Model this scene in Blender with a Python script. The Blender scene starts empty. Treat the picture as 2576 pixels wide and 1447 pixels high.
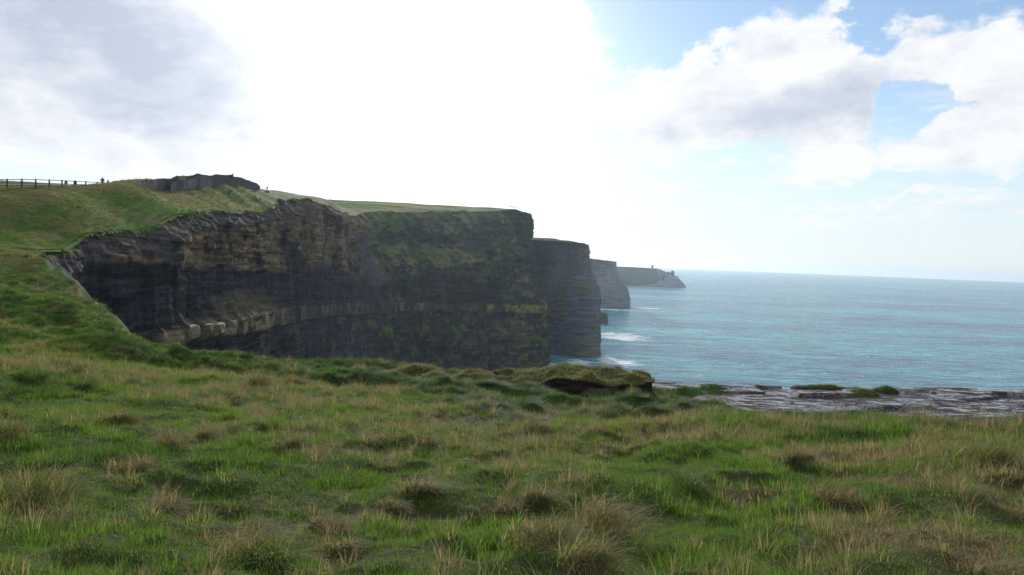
import bpy, math, random
import numpy as np
from mathutils import Matrix, Vector

# ------------------------------------------------------------------ camera, sky, sun, exposure
scene = bpy.context.scene
COL = scene.collection
EYE = 118.0                       # metres above the sea (sea level is z = 0)
FPX = 1717.0                      # focal length in reference pixels (frame 2576 x 1447)
PITCH, ROLL = math.radians(2.45), math.radians(2.13)
CAMR = Matrix.Rotation(math.pi / 2 - PITCH, 3, 'X') @ Matrix.Rotation(ROLL, 3, 'Z')
cam_data = bpy.data.cameras.new('camera')
cam_data.sensor_width = 36.0
cam_data.lens = 36.0 * FPX / 2576.0
cam_data.clip_start = 0.1
cam_data.clip_end = 60000.0
cam = bpy.data.objects.new('camera', cam_data)
cam.matrix_world = Matrix.Translation((0, 0, EYE)) @ CAMR.to_4x4()
COL.objects.link(cam)
scene.camera = cam

SUN_AZ, SUN_EL = math.radians(-9.0), math.radians(17.0)     # azimuth from +Y towards +X
SUN_DIR = Vector((math.sin(SUN_AZ) * math.cos(SUN_EL), math.cos(SUN_AZ) * math.cos(SUN_EL), math.sin(SUN_EL)))
sun_data = bpy.data.lights.new('sun', 'SUN')
sun_data.energy = 4.2
sun_data.angle = math.radians(1.5)
sun_data.color = (1.0, 0.95, 0.86)
sun = bpy.data.objects.new('sun', sun_data)
sun.rotation_euler = SUN_DIR.to_track_quat('Z', 'Y').to_euler()
sun.location = (0, 0, 400)
COL.objects.link(sun)

scene.view_settings.view_transform = 'Standard'
scene.view_settings.look = 'None'
scene.view_settings.exposure = 0.0
scene.view_settings.gamma = 1.0
scene.view_settings.use_curve_mapping = False
scene.render.engine = 'CYCLES'
scene.cycles.use_denoising = True
scene.cycles.denoiser = 'OPENIMAGEDENOISE'
scene.cycles.denoising_input_passes = 'RGB_ALBEDO_NORMAL'
scene.cycles.denoising_prefilter = 'NONE'
scene.cycles.max_bounces = 4
scene.cycles.diffuse_bounces = 2
scene.cycles.glossy_bounces = 2
scene.cycles.transmission_bounces = 3
scene.cycles.transparent_max_bounces = 8
scene.cycles.volume_bounces = 0
scene.cycles.caustics_reflective = False
scene.cycles.caustics_refractive = False
scene.cycles.sample_clamp_indirect = 6.0

def pixdir(x, y):
    return CAMR @ Vector(((x - 1288.0) / FPX, -(y - 723.5) / FPX, -1.0))

def at(x, y, Y):
    d = pixdir(x, y)
    return np.array((d.x / d.y * Y, Y, EYE + d.z / d.y * Y))

CAMN = np.array(CAMR)
def proj(P):
    q = (np.asarray(P) - np.array((0, 0, EYE))) @ CAMN
    w = -q[..., 2]
    w = np.where(np.abs(w) < 1e-3, 1e-3, w)
    return 1288.0 + FPX * q[..., 0] / w, 723.5 - FPX * q[..., 1] / w

class NT:
    """small helper to wire node trees"""
    def __init__(s, tree):
        s.t = tree
        s.n = tree.nodes
        s.n.clear()
    def new(s, kind, **kw):
        nd = s.n.new(kind)
        for k, v in kw.items():
            setattr(nd, k, v)
        return nd
    def put(s, sock, v):
        if v is None:
            return
        if hasattr(v, 'is_output'):
            s.t.links.new(v, sock)
        else:
            if sock.type == 'RGBA' and hasattr(v, '__len__') and len(v) == 3:
                v = tuple(v) + (1.0,)
            sock.default_value = v
    def math(s, op, a=None, b=None, c=None, clamp=False):
        nd = s.new('ShaderNodeMath', operation=op, use_clamp=clamp)
        for i, v in enumerate((a, b, c)):
            s.put(nd.inputs[i], v)
        return nd.outputs[0]
    def vmath(s, op, a=None, b=None, scale=None):
        nd = s.new('ShaderNodeVectorMath', operation=op)
        s.put(nd.inputs[0], a)
        s.put(nd.inputs[1], b)
        if scale is not None:
            s.put(nd.inputs['Scale'], scale)
        return nd.outputs['Value'] if op in ('LENGTH', 'DOT_PRODUCT', 'DISTANCE') else nd.outputs[0]
    def mapr(s, v, a, b, c=0.0, d=1.0, smooth=True):
        nd = s.new('ShaderNodeMapRange', interpolation_type='SMOOTHSTEP' if smooth else 'LINEAR')
        s.put(nd.inputs[0], v)
        for i, q in enumerate((a, b, c, d)):
            s.put(nd.inputs[i + 1], q)
        return nd.outputs[0]
    def mix(s, f, a, b, mode='MIX'):
        nd = s.new('ShaderNodeMix', data_type='RGBA', blend_type=mode)
        s.put(nd.inputs[0], f)
        s.put(nd.inputs[6], a)
        s.put(nd.inputs[7], b)
        return nd.outputs[2]
    def noise(s, vec, scale, detail=4.0, rough=0.55, dist=0.0, col=False):
        nd = s.new('ShaderNodeTexNoise')
        s.put(nd.inputs['Vector'], vec)
        nd.inputs['Scale'].default_value = scale
        nd.inputs['Detail'].default_value = detail
        nd.inputs['Roughness'].default_value = rough
        nd.inputs['Distortion'].default_value = dist
        return nd.outputs['Color' if col else 'Fac']
    def mapping(s, vec, loc=(0, 0, 0), rot=(0, 0, 0), scale=(1, 1, 1), kind='POINT'):
        nd = s.new('ShaderNodeMapping', vector_type=kind)
        s.put(nd.inputs[0], vec)
        nd.inputs['Location'].default_value = loc
        nd.inputs['Rotation'].default_value = rot
        nd.inputs['Scale'].default_value = scale
        return nd.outputs[0]

# ---- world: clear Nishita sky with broken cloud in front of it
def azel(x, y):
    d = pixdir(x, y).normalized()
    return math.atan2(d.x, d.y), math.asin(d.z)

SKY_STRENGTH = 0.15
world = bpy.data.worlds.new('World')
scene.world = world
world.use_nodes = True
W = NT(world.node_tree)
w_out = W.new('ShaderNodeOutputWorld')
w_bg = W.new('ShaderNodeBackground')
w_bg.inputs['Strength'].default_value = SKY_STRENGTH
sky = W.new('ShaderNodeTexSky', sky_type='NISHITA')
sky.sun_disc = False
sky.sun_elevation = SUN_EL
sky.sun_rotation = SUN_AZ
sky.altitude = 100
sky.air_density = 1.0
sky.dust_density = 0.2
sky.ozone_density = 2.5
wdir = W.vmath('NORMALIZE', W.new('ShaderNodeTexCoord').outputs['Generated'])
wsep = W.new('ShaderNodeSeparateXYZ')
W.put(wsep.inputs[0], wdir)
waz = W.math('ARCTAN2', wsep.outputs[0], wsep.outputs[1])
wel = W.math('ARCSINE', wsep.outputs[2])
wcmb = W.new('ShaderNodeCombineXYZ')
W.put(wcmb.inputs[0], waz)
W.put(wcmb.inputs[1], wel)
ae = wcmb.outputs[0]
warp = W.vmath('SUBTRACT', W.noise(W.mapping(wdir, scale=(1, 1, 1.6)), 7.0, 5.0, 0.6, col=True), (0.5, 0.5, 0.5))
warp2 = W.vmath('SUBTRACT', W.noise(W.mapping(wdir, loc=(3, 1, 2)), 26.0, 6.0, 0.6, col=True), (0.5, 0.5, 0.5))
aew = W.vmath('ADD', ae, W.vmath('SCALE', warp, scale=0.15))
aew = W.vmath('ADD', aew, W.vmath('SCALE', warp2, scale=0.035))

def blobs(lst):
    tot = None
    for (px, py, rx, ry, rot, wgt) in lst:
        a, e = azel(px, py)
        v = W.mapping(aew, loc=(a, e, 0), rot=(0, 0, math.radians(rot)), scale=(rx / FPX, ry / FPX, 1), kind='TEXTURE')
        v = W.vmath('MULTIPLY', v, (1, 1, 0))
        g = W.mapr(W.vmath('LENGTH', v), 0.0, 1.5, wgt, 0.0)
        tot = g if tot is None else W.math('ADD', tot, g)
    return tot

# white and grey cloud masses (reference pixel of the centre, radii, tilt, weight): real directions in the sky
cover = blobs([
    (250, 130, 420, 190, -8, 1.0), (120, 350, 300, 120, 8, 0.55), (560, 60, 200, 120, 0, 0.5),
    (900, 300, 430, 330, 0, 0.8), (1150, 90, 240, 200, 0, 0.4),
    (1900, 150, 190, 110, 10, 1.1), (1750, 240, 330, 120, 6, 0.8), (2060, 260, 270, 140, 12, 0.9),
    (2040, 120, 45, 45, 0, 0.6), (2190, 190, 110, 120, 0, 0.7),
    (2450, 120, 150, 75, -6, 0.85), (2560, 190, 150, 80, 20, 0.7),
    (2300, 375, 300, 55, 14, 0.75), (2520, 310, 170, 80, 14, 0.85), (2520, 440, 160, 42, 0, 0.75),
    (2140, 465, 40, 16, 0, 0.7), (2270, 510, 90, 18, 0, 0.55), (1650, 330, 280, 80, 0, 0.5),
    (2300, 8, 160, 26, 0, 0.7), (2110, 20, 50, 26, 20, 0.5), (1450, 20, 40, 60, 10, 0.5), (1500, 150, 230, 130, 10, 0.45),
    (1800, 560, 500, 40, 0, 0.35), (2400, 590, 400, 30, 0, 0.3),
])
gaps = blobs([(1660, 60, 160, 90, -20, 1.1), (2285, 265, 90, 140, -10, 0.85), (2190, 50, 130, 60, 0, 0.9),
              (2400, 265, 90, 30, -20, 0.8), (2250, 460, 300, 35, 0, 0.35)])
dark = blobs([(300, 110, 400, 170, -8, 1.35), (120, 220, 260, 90, 8, 0.5), (2170, 210, 120, 110, 0, 0.65),
              (2000, 280, 240, 90, 8, 0.75), (1760, 270, 220, 70, 4, 0.35), (60, 420, 220, 60, 0, 0.35)])
# cloud elsewhere goes on in the same broken way
fbm_big = W.noise(W.mapping(wdir, loc=(5, 2, 0), scale=(1, 1, 2.4)), 2.6, 6.0, 0.55)
fbm = W.noise(W.mapping(wdir, scale=(1, 1, 1.8)), 11.0, 9.0, 0.58)
out_az = W.mapr(W.math('ABSOLUTE', waz), math.radians(38), math.radians(50))
out_el = W.mapr(wel, math.radians(22), math.radians(30))
outside = W.math('MAXIMUM', out_az, out_el)
generic = W.math('MULTIPLY', outside, W.mapr(fbm_big, 0.40, 0.62, 0.0, 1.1))
dens = W.math('ADD', W.math('ADD', cover, generic), W.math('MULTIPLY', W.math('SUBTRACT', fbm, 0.5), 1.5))
dens = W.math('SUBTRACT', dens, gaps)
alpha = W.mapr(dens, 0.20, 0.66)
grey = W.math('ADD', W.math('MULTIPLY', dark, 0.9), W.math('MULTIPLY', outside, W.mapr(dens, 0.7, 1.6, 0.0, 0.55)))
fbm_mid = W.noise(W.mapping(wdir, loc=(1, 7, 3), scale=(1, 1, 2.2)), 6.0, 7.0, 0.6)
grey = W.math('MULTIPLY', grey, W.mapr(fbm_mid, 0.30, 0.66, 0.5, 1.0))
grey = W.math('ADD', grey, W.math('MULTIPLY', W.math('SUBTRACT', fbm, 0.5), 0.6))
sun_off = tuple(SUN_DIR * 0.035)
fbm_s = W.noise(W.mapping(W.vmath('ADD', wdir, sun_off), scale=(1, 1, 1.8)), 11.0, 9.0, 0.58)
mid_s = W.noise(W.mapping(W.vmath('ADD', wdir, tuple(SUN_DIR * 0.06)), loc=(1, 7, 3), scale=(1, 1, 2.2)), 6.0, 7.0, 0.6)
rel = W.math('ADD', W.math('MULTIPLY', W.math('SUBTRACT', fbm_s, fbm), 1.3), W.math('MULTIPLY', W.math('SUBTRACT', mid_s, fbm_mid), 1.3))
grey = W.math('ADD', grey, rel)
grey = W.math('MAXIMUM', W.math('MINIMUM', grey, 1.3), 0.0)
cl_white = (6.4, 6.5, 6.7)
cl_grey = (3.35, 3.85, 4.75)
cloud_col = W.mix(grey, cl_white, cl_grey)
veil = W.mapr(wel, math.radians(1.0), math.radians(15.0), 0.85, 0.10)
skycol = W.mix(veil, sky.outputs[0], (5.2, 5.8, 6.3))
wisp = W.noise(W.mapping(wdir, loc=(2, 4, 1), scale=(1, 1, 5.0)), 9.0, 8.0, 0.6)
wband = W.math('MULTIPLY', W.mapr(wel, math.radians(1), math.radians(4)), W.mapr(wel, math.radians(16), math.radians(9)))
wisp = W.math('MULTIPLY', W.mapr(wisp, 0.50, 0.64, 0.0, 0.8), wband)
alpha = W.math('MAXIMUM', alpha, wisp)
col = W.mix(alpha, skycol, cloud_col)
# the cloud veil glows round the hidden sun
cosang = W.vmath('DOT_PRODUCT', wdir, tuple(SUN_DIR))
ang = W.math('ARCCOSINE', W.math('MINIMUM', cosang, 1.0))
glow = W.math('MULTIPLY', W.math('EXPONENT', W.math('MULTIPLY', W.math('POWER', W.math('DIVIDE', ang, 0.17), 2.0), -1.0)), 6.0)
glow = W.math('ADD', glow, W.math('MULTIPLY', W.math('EXPONENT', W.math('MULTIPLY', W.math('DIVIDE', ang, 0.22), -1.0)), 2.2))
gv = W.new('ShaderNodeCombineXYZ')
for i, k in enumerate((1.0, 0.98, 0.95)):
    W.put(gv.inputs[i], W.math('MULTIPLY', glow, k))
col = W.mix(1.0, col, gv.outputs[0], 'ADD')
W.put(w_bg.inputs['Color'], col)
world.node_tree.links.new(w_bg.outputs[0], w_out.inputs[0])
try:
    world.cycles.sampling_method = 'MANUAL'
    world.cycles.sample_map_resolution = 1024
except Exception:
    pass

# ------------------------------------------------------------------ numpy noise
def _h(i, j, k, seed):
    n = (i.astype(np.int64) * 374761393 + j.astype(np.int64) * 668265263 + k.astype(np.int64) * 2147483647 + seed * 1274126177) & 0xffffffff
    n = ((n ^ (n >> 13)) * 1274126177) & 0xffffffff
    n = ((n ^ (n >> 16)) * 2246822519) & 0xffffffff
    return ((n ^ (n >> 15)) & 0xffffff) / float(0xffffff)

def hash2(i, j, seed=0):
    i = np.asarray(i); j = np.asarray(j)
    return _h(i, j, np.zeros_like(i), seed)

def vn2(x, y, seed=0):
    x = np.asarray(x, float); y = np.asarray(y, float)
    xi = np.floor(x); yi = np.floor(y)
    fx = x - xi; fy = y - yi
    fx = fx * fx * fx * (fx * (fx * 6 - 15) + 10); fy = fy * fy * fy * (fy * (fy * 6 - 15) + 10)
    a = hash2(xi, yi, seed); b = hash2(xi + 1, yi, seed); c = hash2(xi, yi + 1, seed); d = hash2(xi + 1, yi + 1, seed)
    return (a + (b - a) * fx) * (1 - fy) + (c + (d - c) * fx) * fy

def fb(x, y, seed=0, oct=4, gain=0.5):
    t = 0; a = 1.0; s = 0
    for o in range(oct):
        ca, sa = math.cos(0.7 * o), math.sin(0.7 * o)
        t = t + a * vn2((x * ca - y * sa) * 2 ** o, (x * sa + y * ca) * 2 ** o, seed + 31 * o)
        s += a; a *= gain
    return t / s            # 0..1, mean .5

def ridge(x, y, seed=0, oct=3):
    t = 0; a = 1.0; s = 0
    for o in range(oct):
        ca, sa = math.cos(0.7 * o), math.sin(0.7 * o)
        t = t + a * (1 - np.abs(2 * vn2((x * ca - y * sa) * 2 ** o, (x * sa + y * ca) * 2 ** o, seed + 17 * o) - 1))
        s += a; a *= 0.5
    return t / s

def sstep(a, b, x):
    t = np.clip((x - a) / (b - a), 0, 1)
    return t * t * (3 - 2 * t)

def gsm(a, sig):
    n = int(sig * 3) + 1
    k = np.exp(-0.5 * (np.arange(-n, n + 1) / sig) ** 2); k /= k.sum()
    p = np.pad(a, [(n, n)] + [(0, 0)] * (a.ndim - 1), mode='edge')
    if a.ndim == 1:
        return np.convolve(p, k, 'valid')
    return np.stack([np.convolve(p[:, c], k, 'valid') for c in range(a.shape[1])], 1)

# ------------------------------------------------------------------ mesh and object helpers
def tag(o, label=None, cat=None, group=None, kind=None):
    if label: o['label'] = label
    if cat: o['category'] = cat
    if group: o['group'] = group
    if kind: o['kind'] = kind
    return o

def mesh_from(name, V, F, smooth=True):
    V = np.ascontiguousarray(np.asarray(V, np.float32).reshape(-1, 3))
    F = np.ascontiguousarray(np.asarray(F, np.int32))
    me = bpy.data.meshes.new(name)
    n, k = F.shape
    me.vertices.add(len(V))
    me.vertices.foreach_set('co', V.ravel())
    me.loops.add(n * k)
    me.loops.foreach_set('vertex_index', F.ravel())
    me.polygons.add(n)
    me.polygons.foreach_set('loop_start', np.arange(0, n * k, k, dtype=np.int32))
    me.polygons.foreach_set('use_smooth', np.full(n, smooth, dtype=bool))
    me.update(calc_edges=True)
    me.validate()
    return me

def setcol(me, C, name='Col'):
    C = np.asarray(C, np.float32).reshape(-1, 3)
    a = me.color_attributes.new(name, 'FLOAT_COLOR', 'POINT')
    a.data.foreach_set('color', np.concatenate([C, np.ones((len(C), 1), np.float32)], 1).ravel())

def setf(me, v, name):
    a = me.attributes.new(name, 'FLOAT', 'POINT')
    a.data.foreach_set('value', np.asarray(v, np.float32).ravel())

def link(name, me, mat=None, parent=None):
    o = bpy.data.objects.new(name, me)
    COL.objects.link(o)
    if mat is not None and me is not None and len(me.materials) == 0:
        me.materials.append(mat)
    if parent is not None:
        o.parent = parent
    return o

def empty(name, loc):
    o = bpy.data.objects.new(name, None)
    o.location = loc
    o.empty_display_size = 0.2
    COL.objects.link(o)
    return o

def gridfaces(nu, nv):
    i = np.arange(nu - 1)[:, None] * nv + np.arange(nv - 1)[None, :]
    return np.stack([i, i + nv, i + nv + 1, i + 1], -1).reshape(-1, 4)

# ------------------------------------------------------------------ materials
def new_mat(name):
    m = bpy.data.materials.new(name)
    m.use_nodes = True
    return m, NT(m.node_tree)

def simple(name, col, rough=0.85, vary=0.25, scale=6.0, spec=0.3, bump=0.0):
    m, T = new_mat(name)
    o = T.new('ShaderNodeOutputMaterial'); p = T.new('ShaderNodeBsdfPrincipled')
    pos = T.new('ShaderNodeTexCoord').outputs['Object']
    f = T.noise(pos, scale, 5)
    c = T.mix(1.0, col, T.mix(f, (1 - vary,) * 3, (1 + vary,) * 3), 'MULTIPLY')
    T.put(p.inputs['Base Color'], c)
    p.inputs['Roughness'].default_value = rough
    p.inputs['Specular IOR Level'].default_value = spec
    if bump:
        b = T.new('ShaderNodeBump'); b.inputs['Strength'].default_value = bump
        T.put(b.inputs['Height'], f)
        T.put(p.inputs['Normal'], b.outputs[0])
    m.node_tree.links.new(p.outputs[0], o.inputs[0])
    return m

def land_mat(name, bump_scale, bump_dist, vary=0.45, col_scale=1.0, rough=0.9, strata=0.0, sheen=0.0):
    """vertex colour 'Col' holds what grows or lies where; noise adds grain and relief"""
    m, T = new_mat(name)
    o = T.new('ShaderNodeOutputMaterial'); p = T.new('ShaderNodeBsdfPrincipled')
    pos = T.new('ShaderNodeNewGeometry').outputs['Position']
    at_ = T.new('ShaderNodeAttribute'); at_.attribute_name = 'Col'
    f1 = T.noise(pos, col_scale, 6, 0.65)
    f2 = T.noise(pos, col_scale * 5.3, 4, 0.6)
    k = T.math('ADD', T.math('MULTIPLY', f1, 1.1), T.math('MULTIPLY', f2, 0.9))
    if strata:
        f3 = T.noise(T.mapping(pos, scale=(0.12, 0.12, 1.6)), strata, 5, 0.7)
        k = T.math('ADD', T.math('MULTIPLY', k, 0.5), f3)
    k = T.mapr(k, 0.55 + 0.15 * (strata > 0), 1.45 - 0.15 * (strata > 0), 1 - vary, 1 + vary, smooth=False)
    kv = T.new('ShaderNodeCombineColor')
    for i in range(3):
        T.put(kv.inputs[i], k)
    c = T.mix(1.0, at_.outputs['Color'], kv.outputs[0], 'MULTIPLY')
    T.put(p.inputs['Base Color'], c)
    p.inputs['Roughness'].default_value = rough
    p.inputs['Specular IOR Level'].default_value = 0.03
    h = T.noise(pos, bump_scale, 7, 0.65)
    if strata:
        h = T.math('ADD', h, T.math('MULTIPLY', f3, 1.2))
    b = T.new('ShaderNodeBump'); b.inputs['Strength'].default_value = 1.0
    b.inputs['Distance'].default_value = bump_dist
    T.put(b.inputs['Height'], h)
    T.put(p.inputs['Normal'], b.outputs[0])
    m.node_tree.links.new(p.outputs[0], o.inputs[0])
    return m

def blade_mat(name, instancer):
    m, T = new_mat(name)
    o = T.new('ShaderNodeOutputMaterial')
    tint = T.new('ShaderNodeAttribute')
    tint.attribute_name = 'tint'
    if instancer:
        tint.attribute_type = 'INSTANCER'
    bl = T.new('ShaderNodeAttribute'); bl.attribute_name = 'blade'
    sep = T.new('ShaderNodeSeparateColor'); T.put(sep.inputs[0], bl.outputs['Color'])
    rnd, hgt = sep.outputs[0], sep.outputs[1]
    ts = T.new('ShaderNodeSeparateColor'); T.put(ts.inputs[0], tint.outputs['Color'])
    straw, dark_, yel = ts.outputs[0], ts.outputs[1], ts.outputs[2]
    g = T.mix(rnd, (0.046, 0.118, 0.018), (0.165, 0.275, 0.046))
    g = T.mix(yel, g, (0.160, 0.215, 0.036))
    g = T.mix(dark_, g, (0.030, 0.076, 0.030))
    s = T.mix(rnd, (0.150, 0.105, 0.058), (0.36, 0.28, 0.17))
    f = T.math('ADD', straw, T.math('MULTIPLY', T.math('SUBTRACT', rnd, 0.5), 0.65))
    f = T.math('ADD', f, T.math('MULTIPLY', hgt, 0.14))
    f = T.mapr(f, 0.42, 0.72)
    c = T.mix(f, g, s)
    d = T.new('ShaderNodeBsdfPrincipled')
    T.put(d.inputs['Base Color'], c)
    d.inputs['Roughness'].default_value = 0.65
    d.inputs['Specular IOR Level'].default_value = 0.05
    tr = T.new('ShaderNodeBsdfTranslucent')
    T.put(tr.inputs[0], T.mix(1.0, c, (1.1, 1.15, 0.8), 'MULTIPLY'))
    mx = T.new('ShaderNodeMixShader'); mx.inputs[0].default_value = 0.5
    m.node_tree.links.new(d.outputs[0], mx.inputs[1])
    m.node_tree.links.new(tr.outputs[0], mx.inputs[2])
    m.node_tree.links.new(mx.outputs[0], o.inputs[0])
    return m

M_CLIFF = land_mat('cliff_rock', 0.9, 0.6, vary=0.8, col_scale=0.5, strata=0.9)
M_FAR = land_mat('far_cliff_rock', 0.25, 2.0, vary=0.5, col_scale=0.12, strata=0.25)
M_TURF = land_mat('turf', 4.0, 0.12, vary=0.5, col_scale=1.3)
M_PEAT = land_mat('peat', 5.0, 0.08, vary=0.4, col_scale=2.0)
M_BLADE_I = blade_mat('grass_blades', True)
M_BLADE = blade_mat('straw_blades', False)

# ------------------------------------------------------------------ land surface
# (reference x, reference y, distance ahead) of points the ground passes through
CTRL = [
    (0, 1447, 4.2), (650, 1447, 4.9), (1288, 1447, 5.1), (1900, 1447, 4.9), (2576, 1447, 4.7),
    (0, 1200, 7.6), (650, 1200, 8.6), (1288, 1200, 9.4), (1900, 1200, 8.6), (2576, 1200, 8.0),
    (0, 1000, 15), (300, 1000, 17), (600, 1000, 20), (600, 1100, 13), (1000, 1030, 19), (1000, 980, 33),
    (1000, 1120, 13), (1290, 1080, 16), (1290, 1000, 32), (1290, 1040, 24), (1500, 1085, 14.5),
    (1720, 1086, 15), (1950, 1077, 14.5), (2250, 1081, 14), (2576, 1099, 13),
    (1720, 1128, 12), (2100, 1130, 11.4), (2576, 1140, 10.6),
    (1760, 1040, 28), (1600, 1012, 33), (1450, 990, 36), (1200, 978, 38), (1000, 950, 42),
    (900, 922, 47), (700, 914, 50), (500, 892, 52), (350, 852, 55), (260, 790, 62), (170, 706, 70), (90, 652, 77),
    (0, 905, 25), (0, 830, 35), (0, 740, 55), (0, 662, 75), (150, 860, 36), (300, 900, 38), (450, 930, 33),
    (700, 950, 35), (150, 780, 55), (230, 850, 48), (-300, 760, 40), (-300, 640, 70), (-300, 560, 95), (-300, 900, 15),
    (860, 940, 40), (1100, 960, 41), (1300, 965, 42), (1450, 968, 41), (1600, 1000, 40),
    # the hill with the fence
    (0, 474, 107), (100, 474, 112), (200, 471, 119), (275, 464, 127), (330, 463, 132), (-150, 474, 103), (166, 472.5, 160), (190, 472.5, 161), (258, 470, 136), (100, 473, 150), (272, 474, 138), (0, 480, 150), (80, 478, 165), (30, 481, 180), (120, 480, 185),
    (0, 476, 120), (0, 478, 132), (100, 476, 124), (100, 477, 136), (200, 474, 128), (200, 475, 140), (300, 467, 142), (50, 476, 116), (150, 475.5, 126), (250, 470, 134), (-80, 476, 115),
    (0, 488, 103), (0, 520, 97), (0, 580, 88), (100, 520, 101), (120, 580, 93), (65, 640, 76),
    (131, 626, 86), (188, 590, 96), (280, 584, 106), (369, 580, 118), (407, 553, 124), (449, 539, 134),
    (483, 532, 142), (565, 529, 166), (655, 530, 205), (686, 521, 217),
    (220, 520, 108), (350, 520, 126), (370, 478, 142), (450, 485, 162), (450, 508, 150), (560, 498, 190), (520, 510, 170),
    (520, 466, 186), (570, 461, 206), (610, 464, 222), (650, 476, 240), (600, 490, 212), (645, 500, 226), (675, 486, 250),
    (690, 507, 224), (766, 500, 290), (807, 511, 330), (862, 534, 385), (905, 545, 430),
    (740, 488, 305), (700, 487, 265), (800, 500, 355), (840, 508, 400), (885, 518, 470), (720, 496, 262),
]
RIM = [  # far rim of the cove and out to the headland: reference x, y, distance
    (62, 645, 75), (75, 641, 77.5), (131, 628, 86), (172, 624, 93), (186, 604, 95.5), (196, 589, 97.5), (240, 585, 102), (280, 585, 107), (330, 582, 113), (369, 580, 118),
    (390, 566, 121), (407, 555, 125), (449, 540, 134), (483, 533, 143), (520, 531, 153), (565, 530, 166), (610, 534, 184), (655, 535, 204),
    (684, 524, 217), (689, 515, 224), (696, 507, 238), (725, 502, 262), (766, 501, 292), (807, 512, 331), (840, 526, 364), (862, 537, 388), (890, 545, 418),
    (903, 541, 450), (912, 535, 500), (950, 532, 535), (1000, 532, 560), (1100, 533, 598), (1200, 531, 640), (1260, 528, 668), (1290, 527, 680), (1310, 531, 688), (1328, 534, 697), (1334.5, 536, 704),
]
_rimc = np.array(RIM[:28], float)
_rimp = [at(*r) for r in RIM[:27]] + [at(*(0.5 * (a + b))) for a, b in zip(_rimc[:-1], _rimc[1:])]
_cp = [at(*c) for c in CTRL]
_cp = [c for c in _cp if min(np.hypot(c[0] - q[0], c[1] - q[1]) for q in _rimp) > 2.5 + 0.012 * c[1]] + _rimp
_cp += [np.array(p) for p in [
    (0, 0, EYE - 1.72), (0, -6, EYE - 1.6), (7, 0, EYE - 1.75), (-7, 0, EYE - 1.6), (14, 2, EYE - 1.9), (-14, 2, EYE - 1.6),
    (14, -8, EYE - 1.8), (-14, -8, EYE - 1.5),
    (7, 18.5, EYE - 4.3), (7, 25, EYE - 8.4), (13, 18, EYE - 4.4), (14, 24, EYE - 8.8), (6, 30, EYE - 7.0), (10.5, 34, EYE - 8.6), (20, 30, EYE - 9.2), (30, 24, EYE - 9.0),
    (18, 16.5, EYE - 3.9), (28, 14, EYE - 4.0), (40, 20, EYE - 9), (30, 40, EYE - 9.4), (13, 42, EYE - 8.6), (60, 40, EYE - 9.5), (22, 6, EYE - 2.0),
    (-150, 175, EYE + 9), (-160, 110, EYE + 8), (-130, 220, EYE + 16),
    (-200, 250, EYE + 14), (-140, 300, EYE + 24), (-170, 400, EYE + 30), (-220, 480, EYE + 36), (-150, 520, EYE + 37),
    (-115, 240, EYE + 21.5), (-120, 275, EYE + 24.2), (-112, 200, EYE + 15.5),
]]
_cp = np.array(_cp)
def rbf(pts, c, lam):
    n = len(pts)
    A = np.sqrt(((pts[:, None, :2] - pts[None, :, :2]) ** 2).sum(-1) + c * c)
    P = np.concatenate([np.ones((n, 1)), pts[:, :2]], 1)
    w = np.linalg.solve(np.block([[A - lam * np.eye(n), P], [P.T, np.zeros((3, 3))]]), np.concatenate([pts[:, 2], np.zeros(3)]))
    def f(x, y):
        out = np.empty(len(x))
        for a in range(0, len(x), 20000):
            xx = x[a:a + 20000]; yy = y[a:a + 20000]
            r2 = (xx[:, None] - pts[None, :, 0]) ** 2 + (yy[:, None] - pts[None, :, 1]) ** 2
            out[a:a + 20000] = np.sqrt(r2 + c * c) @ w[:n] + w[n] + w[n + 1] * xx + w[n + 2] * yy
        return out
    return f
_rad = np.hypot(_cp[:, 0], _cp[:, 1])
_fn = rbf(_cp[_rad < 130], 1.5, 0.15)
_ff = rbf(_cp[_rad > 62], 7.0, 0.6)
def Hbase(X, Y):
    X = np.asarray(X, float); Y = np.asarray(Y, float)
    sh = X.shape
    X = X.ravel(); Y = Y.ravel()
    r = np.hypot(X, Y)
    k = sstep(78, 104, r)
    out = np.zeros(len(X))
    m = k < 1
    out[m] += (1 - k[m]) * _fn(X[m], Y[m])
    m = k > 0
    out[m] += k[m] * _ff(X[m], Y[m])
    return out.reshape(sh)

# rims in plan
NEAR = np.array([(120, 46), (60, 45), (22, 45), (12, 45)] +
                [tuple(at(x, 900, Y)[:2]) for x, Y in [(1450, 45), (1300, 45.5), (1100, 46.5), (900, 48), (700, 50.5), (500, 52.5), (350, 55.5), (260, 62.5), (170, 70.5), (100, 76.5), (68, 78)]])
RIM3 = np.array([at(*r) for r in RIM])
_last = RIM3[-1]
RIM3 = np.concatenate([RIM3, np.array([_last + (1.5, 12, -1), _last + (0, 30, 0), _last + (-12, 60, 2), _last + (-45, 110, 4), _last + (-120, 190, 6)])])

# the near rim wanders as turf breaks away
_seg = np.concatenate([[0], np.cumsum(np.linalg.norm(np.diff(NEAR, axis=0), axis=1))])
_q = np.arange(0, _seg[-1], 1.3)
_nx = np.stack([np.interp(_q, _seg, NEAR[:, c]) for c in range(2)], 1)
_tn = np.gradient(gsm(_nx, 3.0), axis=0); _tn /= np.linalg.norm(_tn, axis=1)[:, None]
_am = (2.6 * (fb(_q / 7, _q * 0, 210, 3) - 0.5) + 1.2 * (fb(_q / 2.2, _q * 0, 211, 2) - 0.5)) * sstep(_seg[-1], _seg[-1] - 8, _q)
NEAR = np.concatenate([_nx + np.stack([_tn[:, 1], -_tn[:, 0]], 1) * _am[:, None], NEAR[-1:]])

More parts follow.
